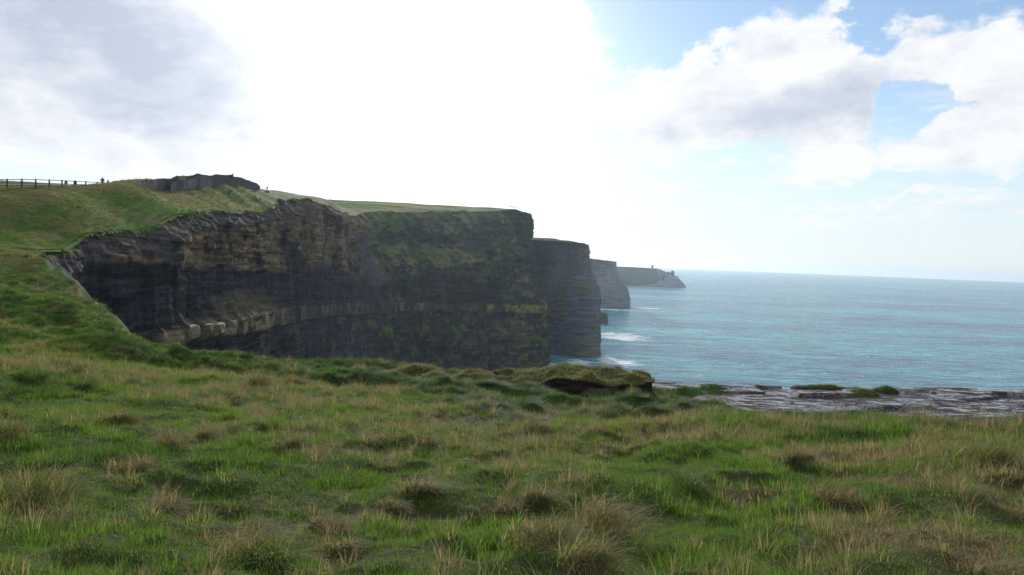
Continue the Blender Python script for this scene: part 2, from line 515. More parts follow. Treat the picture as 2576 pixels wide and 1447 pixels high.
def segdist(X, Y, poly):
    best = np.full(X.shape, 1e18)
    for (a, b) in zip(poly[:-1], poly[1:]):
        dx, dy = b[0] - a[0], b[1] - a[1]
        t = np.clip(((X - a[0]) * dx + (Y - a[1]) * dy) / (dx * dx + dy * dy), 0, 1)
        best = np.minimum(best, (X - a[0] - t * dx) ** 2 + (Y - a[1] - t * dy) ** 2)
    return np.sqrt(best)

def inpoly(X, Y, poly):
    c = np.zeros(X.shape, bool)
    j = len(poly) - 1
    for i in range(len(poly)):
        xi, yi = poly[i]; xj, yj = poly[j]
        cr = ((yi > Y) != (yj > Y)) & (X < (xj - xi) * (Y - yi) / (yj - yi + 1e-12) + xi)
        c ^= cr
        j = i
    return c

_far2 = RIM3[:28, :2]
LAND = np.concatenate([NEAR, _far2, np.array([(-500, 620), (-600, -60), (120, -60)])])

def zones(X, Y):
    """weights of the kinds of ground"""
    r = np.hypot(X, Y)
    px = X / np.maximum(Y, 1) * FPX + 1288
    h0 = np.interp(px, [500, 700, 900, 1290, 1800], [34, 30, 24, 16.5, 16])
    hum = sstep(h0, h0 + 4, r + 3 * (fb(X / 6, Y / 6, 5) - 0.5)) * sstep(60, 48, r) * sstep(-26, -14, X)   # wind-combed hummocks
    bank = sstep(27, 40, r) * sstep(100, 85, r) * sstep(-8, -20, X)                       # braided slope on the left
    hill = sstep(80, 95, r)
    return r, px, hum, bank, hill

def Hland(X, Y, sd_near):
    z = Hbase(X, Y)
    r, px, hum, bank, hill = zones(X, Y)
    ca, sa = math.cos(0.5), math.sin(0.5)
    u, v = X * ca - Y * sa, X * sa + Y * ca
    near = sstep(26, 16, r)
    z = z + near * ((fb(X / 1.7, Y / 1.7, 11, 4) - 0.5) * 0.55 + (ridge(X / 0.75, Y / 0.75, 12, 2) - 0.5) * 0.18)
    z = z + hum * ((ridge(u / 3.2, v / 1.9, 21, 3) - 0.55) * 1.35 + (fb(X / 4.5, Y / 4.5, 22, 3) - 0.5) * 1.2)
    tt = (X * 0.62 + Y * 0.35) + 3.0 * (fb(X / 9, Y / 9, 33, 3) - 0.5)
    z = z + bank * ((ridge(tt / 3.6, (X * -0.4 + Y * 0.7) / 14, 31, 3) - 0.55) * 1.9 + (fb(X / 5, Y / 5, 32, 4) - 0.5) * 1.0)
    calm = 1 - 0.75 * sstep(98, 106, Y + 0 * X) * sstep(175, 165, Y)
    z = z + calm * hill * ((fb(X / 9, Y / 9, 41, 5) - 0.5) * 1.4 + (ridge(X / 5, Y / 5, 42, 2) - 0.5) * 0.35)
    mid = (1 - near) * (1 - np.clip(hum + bank + hill, 0, 1))
    z = z + mid * ((fb(X / 2.6, Y / 2.6, 51, 4) - 0.5) * 0.7)
    return z

NA, NR = 760, 640
th = np.radians(np.linspace(-50, 47, NA))
rr = 1.6 * (560 / 1.6) ** np.linspace(0, 1, NR)
TH, RR = np.meshgrid(th, rr, indexing='ij')
GX, GY = RR * np.sin(TH), RR * np.cos(TH)
inside = inpoly(GX, GY, LAND)
dn = np.where(RR < 160, segdist(GX, GY, NEAR), 1e3)
df = np.where(RR > 50, segdist(GX, GY, _far2), 1e3)
sd_near = np.where(inside, -dn, dn)
GZ = Hland(GX, GY, sd_near)
outn = (~inside) & (dn <= df)
GZ = np.where(outn, GZ - 0.25 * dn - 1.1 * np.maximum(dn - 0.4, 0) ** 1.6, GZ)
GZ = np.where((inside) & (dn < 1.5), GZ - 0.12 * (1.5 - dn), GZ)
GZ = np.maximum(GZ, -3)

GREEN = np.array((0.066, 0.118, 0.024)); DGREEN = np.array((0.026, 0.066, 0.020)); STRAW = np.array((0.170, 0.125, 0.062))
OLIVE = np.array((0.085, 0.090, 0.028)); SOIL = np.array((0.060, 0.045, 0.036)); YELG = np.array((0.110, 0.135, 0.025))

def lerp(a, b, t):
    return a + (b - a) * np.asarray(t)[..., None]

def tint(X, Y):
    """straw, dark and yellow-green shares of the sward (0..1), and bare soil"""
    r, px, hum, bank, hill = zones(X, Y)
    n1 = fb(X / 3.2, Y / 3.2, 61, 5, 0.6); n2 = fb(X / 1.1, Y / 1.1, 62, 4); n3 = fb(X / 8, Y / 8, 63, 3); n4 = fb(X / 0.45, Y / 0.45, 66, 3)
    rightside = sstep(0.0, 6.0, X - 0.1 * Y) * sstep(20, 14, r)
    straw = sstep(0.47, 0.72, 0.55 * n1 + 0.30 * n2 + 0.22 * n4 - 0.03 + 0.07 * rightside)
    straw = straw * (1 - 0.85 * hum) * (1 - 0.6 * bank) * (1 - 0.6 * np.exp(-((X + 1.5 - 0.1 * Y) / 2.6) ** 2) * sstep(22, 14, r)) * (1 - 0.45 * sstep(1, -4, X)) * (1 - 0.5 * sstep(11, 15, r) * (1 - hill))
    lp = np.exp(-((X + 30) / 22) ** 2 - ((Y - 30) / 9) ** 2)
    straw = np.clip(straw + 0.35 * lp * sstep(0.45, 0.6, n1), 0, 1)
    # brown sward on the upper hill
    brown = hill * sstep(0.42, 0.62, 0.6 * fb(X / 14, Y / 14, 64, 4) + 0.4 * fb(X / 3, Y / 3, 65, 3) + 0.14 * sstep(98, 106, r) * sstep(-62, -78, X))
    straw = np.clip(straw * (1 - hill) + brown * 0.62, 0, 1)
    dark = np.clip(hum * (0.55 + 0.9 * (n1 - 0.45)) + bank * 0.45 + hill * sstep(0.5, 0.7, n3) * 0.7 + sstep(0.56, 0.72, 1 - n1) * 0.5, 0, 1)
    bright = np.exp(-((X + 9) / 9) ** 2 - ((Y - 17) / 8) ** 2)
    yel = np.clip(sstep(0.5, 0.75, n3) * 0.5 + 0.35 * bright + 0.5 * hum * sstep(0.6, 0.7, n3) + 0.4 * bank * sstep(0.58, 0.68, n1) - 0.3 * dark, 0, 1)
    path = np.zeros_like(X)
    for (x0, y0, Y0, a, b) in [(1240, 1070, 17.5, 2.6, 1.1), (1290, 1085, 15.5, 1.6, .8), (1000, 948, 42, 4.2, 2.0), (1150, 970, 39.5, 3.6, 1.4), (1330, 972, 38.5, 4.0, 1.0), (1560, 1002, 35.5, 4.5, .7),
                                (1000, 1300, 7.3, 0.8, .3), (760, 1340, 6.6, 0.7, .25), (900, 1440, 5.2, 0.5, .2)]:
        p = at(x0, y0, Y0)
        path = np.maximum(path, np.exp(-((X - p[0]) / a) ** 2 - ((Y - p[1]) / b) ** 2))
    path = sstep(0.35, 0.75, path + 0.5 * (n2 - 0.5))
    return straw, dark, yel, path

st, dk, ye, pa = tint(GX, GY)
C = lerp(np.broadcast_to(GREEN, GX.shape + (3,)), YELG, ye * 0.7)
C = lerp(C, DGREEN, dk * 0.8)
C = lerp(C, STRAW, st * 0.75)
_r, _px, _hum, _bank, _hill = zones(GX, GY)
braid = _bank * sstep(0.66, 0.82, ridge(((GX * 0.62 + GY * 0.35) + 3.0 * (fb(GX / 9, GY / 9, 33, 3) - 0.5)) / 3.6, (GX * -0.4 + GY * 0.7) / 14, 31, 3))
C = lerp(C, STRAW * 0.9, braid * 0.8)
C = lerp(C, SOIL * 0.8, sstep(34, 20, _r) * 0.5)        # thatch and earth under the short grass
C = lerp(C, SOIL, pa * 0.9)
C = np.where(outn[..., None], lerp(C, DGREEN, sstep(0.0, 1.0, dn)), C)
F = gridfaces(NA, NR)
drop = (~inside) & (dn > df) & (df > 0.8)
drop |= (GZ < -2) | ((~inside) & (GY > 44) & (GX > 14) & (GZ < 60))
bad = drop.ravel()
F = F[~bad[F].any(1)]
used = np.zeros(GX.size, bool); used[F.ravel()] = True
remap = np.cumsum(used) - 1
LV = np.stack([GX, GY, GZ], -1).reshape(-1, 3)
me = mesh_from('meadow', LV[used], remap[F])
setcol(me, C.reshape(-1, 3)[used])
tag(link('meadow', me, M_TURF), 'rough green meadow sloping from the foreground up to the fenced hill', kind='structure')

def ground(X, Y):
    X = np.atleast_1d(np.asarray(X, float)); Y = np.atleast_1d(np.asarray(Y, float))
    return Hland(X, Y, None)

# ------------------------------------------------------------------ cliffs
def resample(P, step):
    """walk the polyline with a step that depends on the distance ahead"""
    seg = np.linalg.norm(np.diff(P[:, :2], axis=0), axis=1)
    s = np.concatenate([[0], np.cumsum(seg)])
    out = []; q = 0.0
    while q < s[-1]:
        out.append(q)
        yy = np.interp(q, s, P[:, 1])
        q += step(yy)
    out = np.array(out)
    return out, np.stack([np.interp(out, s, P[:, c]) for c in range(3)], 1), s

def block(s, u, th, w, seed):
    k = np.floor(s / th)
    j = np.floor(u / w + 13.7 * hash2(k, k * 0 + 3, seed))
    return hash2(k, j, seed + 7)

def ledge_top(Y):
    return np.interp(Y, [70, 122, 215, 430, 710, 900], [-13.0, -14.6, -18.5, -31.5, -47.5, -55])

su, CP, _s = resample(RIM3, lambda y: 0.0021 * y)
ctrl_s = _s
P2 = gsm(CP, 2.0)
P2[:, 2] = gsm(CP[:, 2], 1.5) + 0.004 * P2[:, 1] * (fb(su / (2.0 + 0.004 * P2[:, 1]), su * 0, 71, 4) - 0.5) * 1.2
_k = su < np.interp(26.5, np.arange(len(RIM3)), ctrl_s)
P2[_k, 2] = gsm(Hland(P2[_k, 0], P2[_k, 1], None), 1.0) + 0.12
PS = gsm(CP[:, :2], 14.0)
tan_ = np.gradient(PS, axis=0)
tan_ /= np.linalg.norm(tan_, axis=1)[:, None]
nrm = np.stack([tan_[:, 1], -tan_[:, 0]], 1)
NC = len(su)
sL = np.interp(18.5, np.arange(len(RIM3)), ctrl_s)     # corner of the left face
sM = np.interp(27.0, np.arange(len(RIM3)), ctrl_s)     # inner corner by the headland
sN = np.interp(36.0, np.arange(len(RIM3)), ctrl_s)     # nose of the headland
wH = sstep(sM - 10, sM + 25, su)
wN = sstep(sN - 60, sN - 5, su)
wL = 1 - sstep(sL - 6, sL + 6, su)
wM = np.clip(1 - wL - wH, 0, 1)
NVR = 330
vv = np.linspace(0, 1, NVR) ** 1.35
T0 = P2[:, 2]
Z = T0[:, None] - (T0[:, None] + 4.0) * vv[None, :]
zr = Z - EYE
t = T0[:, None] - Z
U = np.broadcast_to(su[:, None], Z.shape)
YY = np.broadcast_to(P2[:, 1][:, None], Z.shape)
LT = ledge_top(YY) + 1.2 * (fb(U / 60, U * 0, 72, 2) - 0.5)
S = zr - LT                                     # height in the strata, 0 at the top of the tan ledge
LTH = np.interp(YY, [70, 122, 190, 300, 430, 700], [2.5, 3.0, 5.5, 6.0, 7.5, 7.5])
sc = np.interp(YY, [80, 200, 700], [0.75, 1.0, 1.7])   # blocks are coarser on the far headland
WL, WM, WH, WN = [np.broadcast_to(a[:, None], Z.shape) for a in (wL, wM, wH, wN)]
off = 0.05 * t + WL * (0.55 * np.minimum(t, 3.2)) + WM * (0.5 * np.minimum(t, 6))
off = off + WH * (1 - WN) * (0.40 * np.minimum(t, 46) + 2.0 * np.sin(np.minimum(t, 46) / 7.0))
nose = np.interp(zr, [-118, -110, -85, -62, -56, -48, -30, -16, 0, 8, 21, 47, 60], [26, 25, 25, 20, 20, 21, 12, 6.5, 6.5, 4.0, 0.0, 0.0, 0]) - 0.05 * t
off = off * (1 - WN) + WN * (nose + 0.05 * t)
# strata: tan sandstone above, dark shale recess, tan ledge, thin dark beds below
ledge = sstep(2.2, -0.8, S) * sstep(-LTH - 0.6, -LTH + 0.5, S)
shale = sstep(-0.2, 0.8, S) * sstep(11.5, 10.0, S)
below = sstep(-LTH + 0.4, -LTH - 0.8, S)
off = off + ledge * (0.5 + 0.2 * WL + 0.8 * (block(S * 0, U, 3, 5.5 * 1.0, 73) - 0.4)) * (1 - 0.4 * WN)
off = off - below * 0.8 - shale * 0.35 * WL
sand = sstep(10.5, 12, S) * (WL + WM)
off = off + sc * (1.0 * (block(S, U, 3.1, 6.3, 74) - 0.5) + 0.55 * (block(S, U, 1.25, 3.1, 75) - 0.5) + 0.28 * (block(S, U, 0.55, 1.7, 76) - 0.5)) * (0.45 + 0.75 * sand)
butt = (fb(U / 17, S / 90, 77, 3) - 0.5) * 7 * (0.5 + 0.5 * WH + 0.4 * WM) + (ridge(U / 7.5, S / 40, 78, 3) - 0.55) * (1.6 + 1.4 * WM) + (fb(U / 4.0, S / 4.0, 79, 4) - 0.5) * 1.3
off = off + butt * sstep(0.0, 6.0, t) * sc ** 0.5 + 0.55 * sc * (fb(U / (1.4 * sc), S / (1.0 * sc), 98, 3) - 0.5) * sstep(0.2, 1.5, t)
off = off + WH * (1 - 0.6 * WN) * ((fb(U / 14, Z / 9, 80, 4) - 0.5) * 8.0 + 5.0 * (fb(U / 26, Z / 16, 180, 3) - 0.5)) * sstep(0, 6, t)
off = off + WH * 2.6 * (block(Z + 7 * fb(U / 30, U * 0, 181, 2), U + 3 * fb(Z / 5, Z * 0, 184, 2), 8.5, 21, 182) - 0.5) * sstep(4, 12, t)
jw = U / (3.4 * sc) + 0.6 * fb(S / 3, S * 0, 183, 2)
joint = np.abs(jw - np.floor(jw) - 0.5) * 2
off = off - sand * 0.9 * sstep(0.22, 0.0, joint) * sstep(0.35, 0.6, fb(U / 5, S / 4, 185, 3))
jw2 = U / (11.0 * sc) + 0.8 * fb(S / 14, S * 0, 186, 2)
joint2 = np.abs(jw2 - np.floor(jw2) - 0.5) * 2
off = off - (WM + 0.6 * WH + 0.7 * WL) * 1.7 * sstep(0.25, 0.0, joint2) * sstep(2, 10, t)
Pbase = np.stack([P2[:, 0][:, None] + nrm[:, 0][:, None] * off, P2[:, 1][:, None] + nrm[:, 1][:, None] * off, Z], -1)
px, py = proj(Pbase)
n0 = fb(U / 4, Z / 3, 91, 4)
# slumped fan of earth on the left face, above the ledge
fan = np.exp(-((px - 605) / (30 + 0.75 * np.clip(py - 700, 0, 200))) ** 4) * sstep(705, 790, py + 12 * (n0 - 0.5)) * sstep(842, 812, py + 0.30 * (px - 560) + 14 * (n0 - 0.5)) * WL
off = off + fan * (3.4 + 1.5 * (n0 - 0.5)) - 0.4 * WL * np.exp(-((px - 478) / 5) ** 2) * sstep(815, 825, py) * 4
CL = np.stack([P2[:, 0][:, None] + nrm[:, 0][:, None] * off, P2[:, 1][:, None] + nrm[:, 1][:, None] * off, Z], -1)

# colours of what the face is made of
n1 = fb(U / 9, S / 7, 81, 5, 0.6); n2 = fb(U / 2.5, S / 1.1, 82, 4); n3 = fb(U / 22, S / 18, 83, 3); nl = fb(U / 30, S / 0.9, 84, 3)
ROCK = np.array((0.040, 0.035, 0.036)); TAN = np.array((0.26, 0.188, 0.105)); SHALE = np.array((0.034, 0.031, 0.038))
slope = gsm((np.gradient(off, axis=1) / (np.gradient(t, axis=1) + 1e-6)).T, 2.0).T
gentle = sstep(0.05, 0.55, slope)
BROWN = np.array((0.165, 0.112, 0.068)); SOILG = np.array((0.075, 0.066, 0.066)); MOSS = np.array((0.145, 0.142, 0.055)); MOSSD = np.array((0.045, 0.100, 0.026))
LICH = np.array((0.30, 0.25, 0.035)); SCREE = np.array((0.085, 0.074, 0.082))
K = np.broadcast_to(ROCK, Z.shape + (3,)) * (0.65 + 0.7 * nl)[..., None]
bt = 0.95 * sc
bk = np.floor((S + 1.2 * fb(U / 22, S / 9, 92, 2)) / bt)
bed = hash2(bk, np.floor(U / (16 * sc) + 9 * hash2(bk, bk * 0 + 2, 93)), 94)
bk2 = np.floor((S + 0.9 * fb(U / 15, S / 5, 95, 2)) / (0.42 * sc))
bed2 = hash2(bk2, np.floor(U / (7 * sc) + 9 * hash2(bk2, bk2 * 0 + 2, 96)), 97)
BED = (0.28 + 0.95 * bed + 0.60 * bed2)[..., None]
K = lerp(K, BROWN, sand * sstep(0.30, 0.52, n1) * 0.95)
K = lerp(K, TAN * 0.85, sand * sstep(0.50, 0.72, 0.5 * n2 + 0.5 * n1) * 0.8)
K = lerp(K, SHALE, shale * (0.95 * WL + 0.5 * WM) * (1 - 0.3 * n2))
K = lerp(K, ROCK * np.array((1.1, 1.1, 1.25)), WM * sstep(22, 14, S + 8 * (n1 - 0.5)) * 0.85)
vst = fb(U / (1.5 * sc), S / (22 * sc), 99, 4)
_q = 0.45 * WM + 0.5 * WH
K = K * (BED * (1 - _q)[..., None] + 0.95 * _q[..., None]) * (0.45 + 1.1 * vst)[..., None]
soil = WL * sstep(4.6, 2.8, t - 2 * (n1 - 0.5)) + WM * sstep(9, 5, t - 4 * (n1 - 0.5)) * sstep(690, 700, px) * sstep(830, 760, px)
K = lerp(K, SOILG, np.clip(soil, 0, 1) * 0.9)
ltan = sstep(0.0, -0.7, S) * ledge * (0.35 + 0.65 * sstep(0.30, 0.6, block(S * 0, U, 3, 5.5, 73))) * (WL * sstep(380, 440, px) + 0.22 * WM + 0.12 * WH)
K = lerp(K, TAN * (0.85 + 0.3 * n2)[..., None] * 1.05, ltan * 0.9)
K = lerp(K, BROWN * 0.8, below * sstep(0.55, 0.75, n1) * 0.7)
K = lerp(K, np.array((0.105, 0.090, 0.052)) * (0.6 + 0.8 * n2)[..., None], np.clip(fan * 1.3, 0, 1) * 0.9)
# vegetation on the headland and in streaks below
top = WH * sstep(50, 30, t + 34 * (n1 - 0.5) + 0.02 * (px - 1100)) * (0.35 + 0.65 * sstep(0.36, 0.5, 0.6 * n1 + 0.4 * n3))
patch = np.exp(-((px - 1040) / 110) ** 2 - ((py - 640) / 45) ** 2) + 0.8 * np.exp(-((px - 1200) / 90) ** 2 - ((py - 640) / 70) ** 2) + 0.7 * np.exp(-((px - 1000) / 90) ** 2 - ((py - 570) / 26) ** 2) + 0.9 * np.exp(-((px - 1310 + 0.4 * (640 - py)) / 30) ** 2 - ((py - 650) / 60) ** 2)
moss = np.clip(np.maximum(top, sstep(0.35, 0.75, patch + 0.9 * (n1 - 0.5))) * WH + WH * sstep(0.52, 0.68, 0.55 * n1 + 0.45 * n3 + 0.10 * sstep(1150, 1330, px)) * 0.8, 0, 1)
hole = sstep(0.55, 0.66, fb(U / 16, Z / 9, 85, 4)) * sstep(8, 20, t)
moss = moss * (1 - 0.7 * hole) * (0.25 + 0.75 * gentle)
mc = lerp(np.broadcast_to(MOSS, Z.shape + (3,)), MOSSD, sstep(0.42, 0.60, fb(U / 14, Z / 12, 86, 3) + 0.10 * sstep(1100, 1300, px)))
mc = lerp(mc, OLIVE, sstep(0.55, 0.7, fb(U / 8, Z / 6, 89, 3)) * 0.7)
K = lerp(K, mc, moss * 0.92)
K = lerp(K, MOSSD * 1.2, (1 - WL) * sstep(0.60, 0.74, n1) * sstep(-2, -20, S) * 0.7)
scree = np.exp(-((px - 925 - 0.30 * (py - 650)) / (14 + 0.06 * (py - 560))) ** 2) * sstep(575, 600, py) * sstep(745, 700, py)
K = lerp(K, SCREE, sstep(0.35, 0.7, scree) * 0.9)
lich = sstep(1100, 1340, px) * WH * (sstep(0.54, 0.72, fb(U / 8, Z / 7, 87, 5, 0.65)) * sstep(-4, -9, S) * 0.6 + ledge * sstep(0.50, 0.6, fb(U / 9, Z / 6, 88, 2)) * sstep(1150, 1250, px))
K = lerp(K, LICH * 0.9, np.clip(lich, 0, 1) * 0.8)
# top strip: buried lip on the left, open plain on the headland
NT_ = 26
inl = np.concatenate([np.linspace(1, 0, NT_) ** 2.2])
ind = nrm.copy()
Ls = 2.0 + 420 * sstep(sM + 4, sM + 40, su)
LD = Ls[:, None] * inl[None, :]
lipz = np.where(LD > 0, 0, 0)
plain = WH[:, :NT_] * (np.minimum(LD, 260) / 260) * np.interp(su, [sM, sM + 60, sM + 150, sN, sN + 200], [0, 0.5, 9, 6.5, 6])[:, None]
plain = plain + WH[:, :NT_] * (fb(U[:, :NT_] / 30, LD / 30, 90, 3) - 0.5) * 2.0 * sstep(0, 25, LD)
bury = -(1 - WH[:, :NT_]) * (0.25 * LD)
TZ = T0[:, None] + plain + bury
IN = np.stack([0.93 + 0 * su, np.interp(su, [sM, sM + 120, sN, sN + 150], [-0.36, -0.30, -0.15, 0.05])], 1)
TP = np.stack([P2[:, 0][:, None] - IN[:, 0][:, None] * LD, P2[:, 1][:, None] - IN[:, 1][:, None] * LD, TZ], -1)
tc = lerp(np.broadcast_to(MOSS, LD.shape + (3,)), np.array((0.13, 0.16, 0.03)), WH[:, :NT_] * sstep(22, 40, LD))
tc = lerp(tc, GREEN * 1.0, (1 - WH[:, :NT_]))
pathm = WH[:, :NT_] * np.exp(-((LD - 17) / 3.5) ** 2)
tc = lerp(tc, np.array((0.12, 0.11, 0.09)), pathm * 0.8)
A = np.concatenate([TP[:, :-1], CL], 1)
KC = np.concatenate([tc[:, :-1], K], 1)
# turf hangs a little over the rim
hang = sstep(1.1, 0.25, t * (1 - 0.35 * (1 - n2)) ) * (1 - WH)
KC[:, NT_ - 1:] = lerp(KC[:, NT_ - 1:], GREEN * 0.9, hang)
me = mesh_from('cliff', A.reshape(-1, 3), gridfaces(NC, A.shape[1])[:, ::-1])
setcol(me, KC.reshape(-1, 3))
cliff = tag(link('cliff', me, M_CLIFF), 'dark layered cliff round the cove out to the nearest headland', kind='structure')

def headland(name, rim, prof, label, tail, colk, step=0.0021, rows=170, amp=1.0, seed=100, top_rise=4.0, haze_k=1.0):
    P = np.array([at(*r) for r in rim])
    last = P[-1]
    P = np.concatenate([P, np.array([last + np.array(q) for q in tail])])
    s_, C_, ss = resample(P, lambda y: step * y)
    q = gsm(C_, 2.0)
    tn = np.gradient(gsm(C_[:, :2], 10.0), axis=0); tn /= np.linalg.norm(tn, axis=1)[:, None]
    nn = np.stack([tn[:, 1], -tn[:, 0]], 1)
    v_ = np.linspace(0, 1, rows)
    T_ = q[:, 2] + (fb(s_ / (12 * amp), s_ * 0, seed, 4) - 0.5) * 2.2 * amp
    Z_ = T_[:, None] - (T_[:, None] + 4) * v_[None, :]
    U_ = np.broadcast_to(s_[:, None], Z_.shape)
    o_ = np.interp(Z_ - EYE, prof[0], prof[1])
    tt_ = T_[:, None] - Z_
    o_ = o_ + sstep(0, 8 * amp, tt_) * ((fb(U_ / (20 * amp), Z_ / (80 * amp), seed + 1, 4) - 0.5) * 9 * amp + (ridge(U_ / (9 * amp), Z_ / 60, seed + 2, 3) - 0.5) * 3.0 * amp + (fb(U_ / 6, Z_ / 3, seed + 3, 4) - 0.5) * 3 * amp)
    o_ = o_ + amp * (0.8 * (block(Z_, U_, 5.5, 14, seed + 4) - 0.5) + 0.5 * (block(Z_, U_, 2.2, 6, seed + 5) - 0.5)) + amp * 2.2 * (fb(U_ / 4.5, Z_ / 45, seed + 9, 3) - 0.5)
    B = np.stack([q[:, 0][:, None] + nn[:, 0][:, None] * o_, q[:, 1][:, None] + nn[:, 1][:, None] * o_, Z_], -1)
    L_ = np.linspace(1, 0, 14)[:-1] ** 2 * 380 * max(1, amp)
    tz = T_[:, None] + top_rise * np.minimum(L_ / 120.0, 1)[None, :] + (fb(s_[:, None] / 30, L_[None, :] / 30, seed + 6, 3) - 0.5) * 1.5
    TT = np.stack([q[:, 0][:, None] - 0.97 * L_ + 0 * tz, q[:, 1][:, None] + 0.1 * L_ + 0 * tz, tz], -1)
    a1 = fb(U_ / 14, Z_ / 10, seed + 7, 4); a2 = 0.4 * fb(U_ / 40, Z_ / 1.6, seed + 8, 3) + 0.6 * fb(U_ / 3.5, Z_ / 40, seed + 10, 4)
    kc = np.broadcast_to(np.array((0.068, 0.072, 0.088)) * haze_k, Z_.shape + (3,)) * (0.7 + 0.7 * a2)[..., None]  # rock made paler and bluer: part of the distance haze sits in its colour
    kc = lerp(kc, BROWN, sstep(0.5, 0.7, a1) * 0.35)
    kc = lerp(kc, MOSS, colk * sstep(0.46, 0.62, a1 + 0.12 * sstep(0.4, 0.1, v_)[None, :]) * 0.85)
    band = np.exp(-((Z_ - (EYE - 62)) / 2.5) ** 2)
    kc = lerp(kc, TAN * 0.8, band * 0.45)
    kc = lerp(kc, MOSS, sstep(6, 1, tt_) * 0.9)
    tcc = np.broadcast_to(np.array((0.075, 0.085, 0.040)) * (0.6 if amp > 1.9 else 1.0), TT.shape)
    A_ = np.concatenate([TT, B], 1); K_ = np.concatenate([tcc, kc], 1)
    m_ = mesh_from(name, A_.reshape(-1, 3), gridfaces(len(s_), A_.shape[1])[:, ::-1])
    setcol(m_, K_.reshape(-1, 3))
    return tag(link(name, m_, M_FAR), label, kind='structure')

def prof_px(base_y, Y, pts, x):
    """profile (height above the eye, metres outward) from reference pixels"""
    zz = [at(x, y, Y)[2] - EYE for y, _ in pts]
    oo = [d * Y / FPX for _, d in pts]
    k = np.argsort(zz)
    return np.array(zz)[k], np.array(oo)[k]

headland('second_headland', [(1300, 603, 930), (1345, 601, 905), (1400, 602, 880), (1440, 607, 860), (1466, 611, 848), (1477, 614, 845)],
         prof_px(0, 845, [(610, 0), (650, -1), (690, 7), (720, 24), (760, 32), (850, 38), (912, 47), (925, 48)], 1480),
         'tall grey headland behind the nearest one', [(4, 18, 0), (3, 50, 0), (-15, 110, 0), (-80, 220, 2), (-250, 380, 4)], 0.45, seed=200, amp=1.15, haze_k=1.8)
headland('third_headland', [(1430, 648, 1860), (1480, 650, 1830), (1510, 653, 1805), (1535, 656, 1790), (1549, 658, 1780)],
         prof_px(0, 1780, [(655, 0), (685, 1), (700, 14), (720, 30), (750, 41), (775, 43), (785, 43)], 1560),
         'hazy blue headland third along the coast', [(8, 30, -1), (6, 90, -1), (-30, 200, 0), (-160, 420, 2), (-500, 700, 4)], 0.45, haze_k=2.3, seed=300, amp=1.7, rows=120)
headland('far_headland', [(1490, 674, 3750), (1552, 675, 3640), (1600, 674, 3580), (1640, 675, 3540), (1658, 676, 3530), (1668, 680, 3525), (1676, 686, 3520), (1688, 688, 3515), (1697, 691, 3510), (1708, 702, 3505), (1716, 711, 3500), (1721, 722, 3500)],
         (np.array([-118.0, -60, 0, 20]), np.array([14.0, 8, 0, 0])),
         'low pale headland running out to the farthest point', [(3, 40, -2), (-20, 120, 0), (-120, 300, 6), (-400, 700, 20)], 0.3, haze_k=3.4, seed=400, amp=2.0, rows=80, top_rise=2.0)

# ------------------------------------------------------------------ sea
m_sea, T = new_mat('sea_water')
o = T.new('ShaderNodeOutputMaterial'); p = T.new('ShaderNodeBsdfPrincipled')
pos = T.new('ShaderNodeNewGeometry').outputs['Position']
big = T.noise(T.mapping(pos, rot=(0, 0, 0.25), scale=(0.0011, 0.0034, 0.001)), 1.0, 5, 0.55)
big2 = T.noise(T.mapping(pos, loc=(7, 0, 0), rot=(0, 0, 0.2), scale=(0.004, 0.015, 0.004)), 1.0, 5, 0.6)
teal = T.mix(T.mapr(big, 0.35, 0.65), (0.010, 0.090, 0.175), (0.055, 0.290, 0.315))  # turquoise patches, with dark blue cloud-shadow bands painted into the water colour
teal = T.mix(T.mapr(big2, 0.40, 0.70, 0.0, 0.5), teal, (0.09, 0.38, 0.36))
wav1 = T.noise(T.mapping(pos, rot=(0, 0, 0.35), scale=(0.035, 0.09, 0.05)), 1.0, 4, 0.55)
wav2 = T.noise(T.mapping(pos, rot=(0, 0, 0.15), scale=(0.13, 0.30, 0.2)), 1.0, 3, 0.55)
# whitecaps and surf along the feet of the cliffs
caps = T.mapr(T.math('ADD', T.math('MULTIPLY', wav2, 0.6), T.math('MULTIPLY', T.noise(T.mapping(pos, loc=(3, 9, 0), rot=(0, 0, 0.3), scale=(0.012, 0.045, 0.02)), 1.0, 5, 0.6), 0.62)), 0.755, 0.80)
surf = None
for (x, y, Y, a, b) in [(1440, 930, 775, 40, 26), (1560, 912, 800, 40, 30), (1395, 925, 760, 22, 22), (1470, 915, 800, 45, 22), (1530, 905, 815, 26, 40), (1560, 840, 1080, 60, 90),  (1590, 785, 1690, 70, 50), (1540, 790, 1690, 110, 40), (1635, 777, 1790, 60, 30), (1720, 731, 3400, 70, 45), (1650, 732, 3360, 170, 30)]:
    q = at(x, y, Y)
    v = T.mapping(pos, loc=(q[0], q[1], 0), scale=(a, b, 1), kind='TEXTURE')
    v = T.vmath('MULTIPLY', v, (1, 1, 0))
    g = T.mapr(T.vmath('LENGTH', v), 0.2, 1.5, 1.0, 0.0)
    surf = g if surf is None else T.math('MAXIMUM', surf, g)
fo = T.noise(T.mapping(pos, rot=(0, 0, 0.3), scale=(0.035, 0.075, 0.1)), 1.0, 8, 0.74, 0.6)
foam = T.mapr(T.math('ADD', T.math('MULTIPLY', surf, 0.36), fo), 0.74, 0.90)
foam = T.math('MAXIMUM', foam, T.math('MULTIPLY', caps, 0.7))
wav0 = T.noise(T.mapping(pos, loc=(4, 2, 0), rot=(0, 0, 0.3), scale=(0.010, 0.032, 0.02)), 1.0, 5, 0.6)
swl = T.math('ADD', T.math('ADD', T.math('MULTIPLY', wav1, 0.4), T.math('MULTIPLY', wav2, 0.25)), T.math('MULTIPLY', wav0, 0.35))
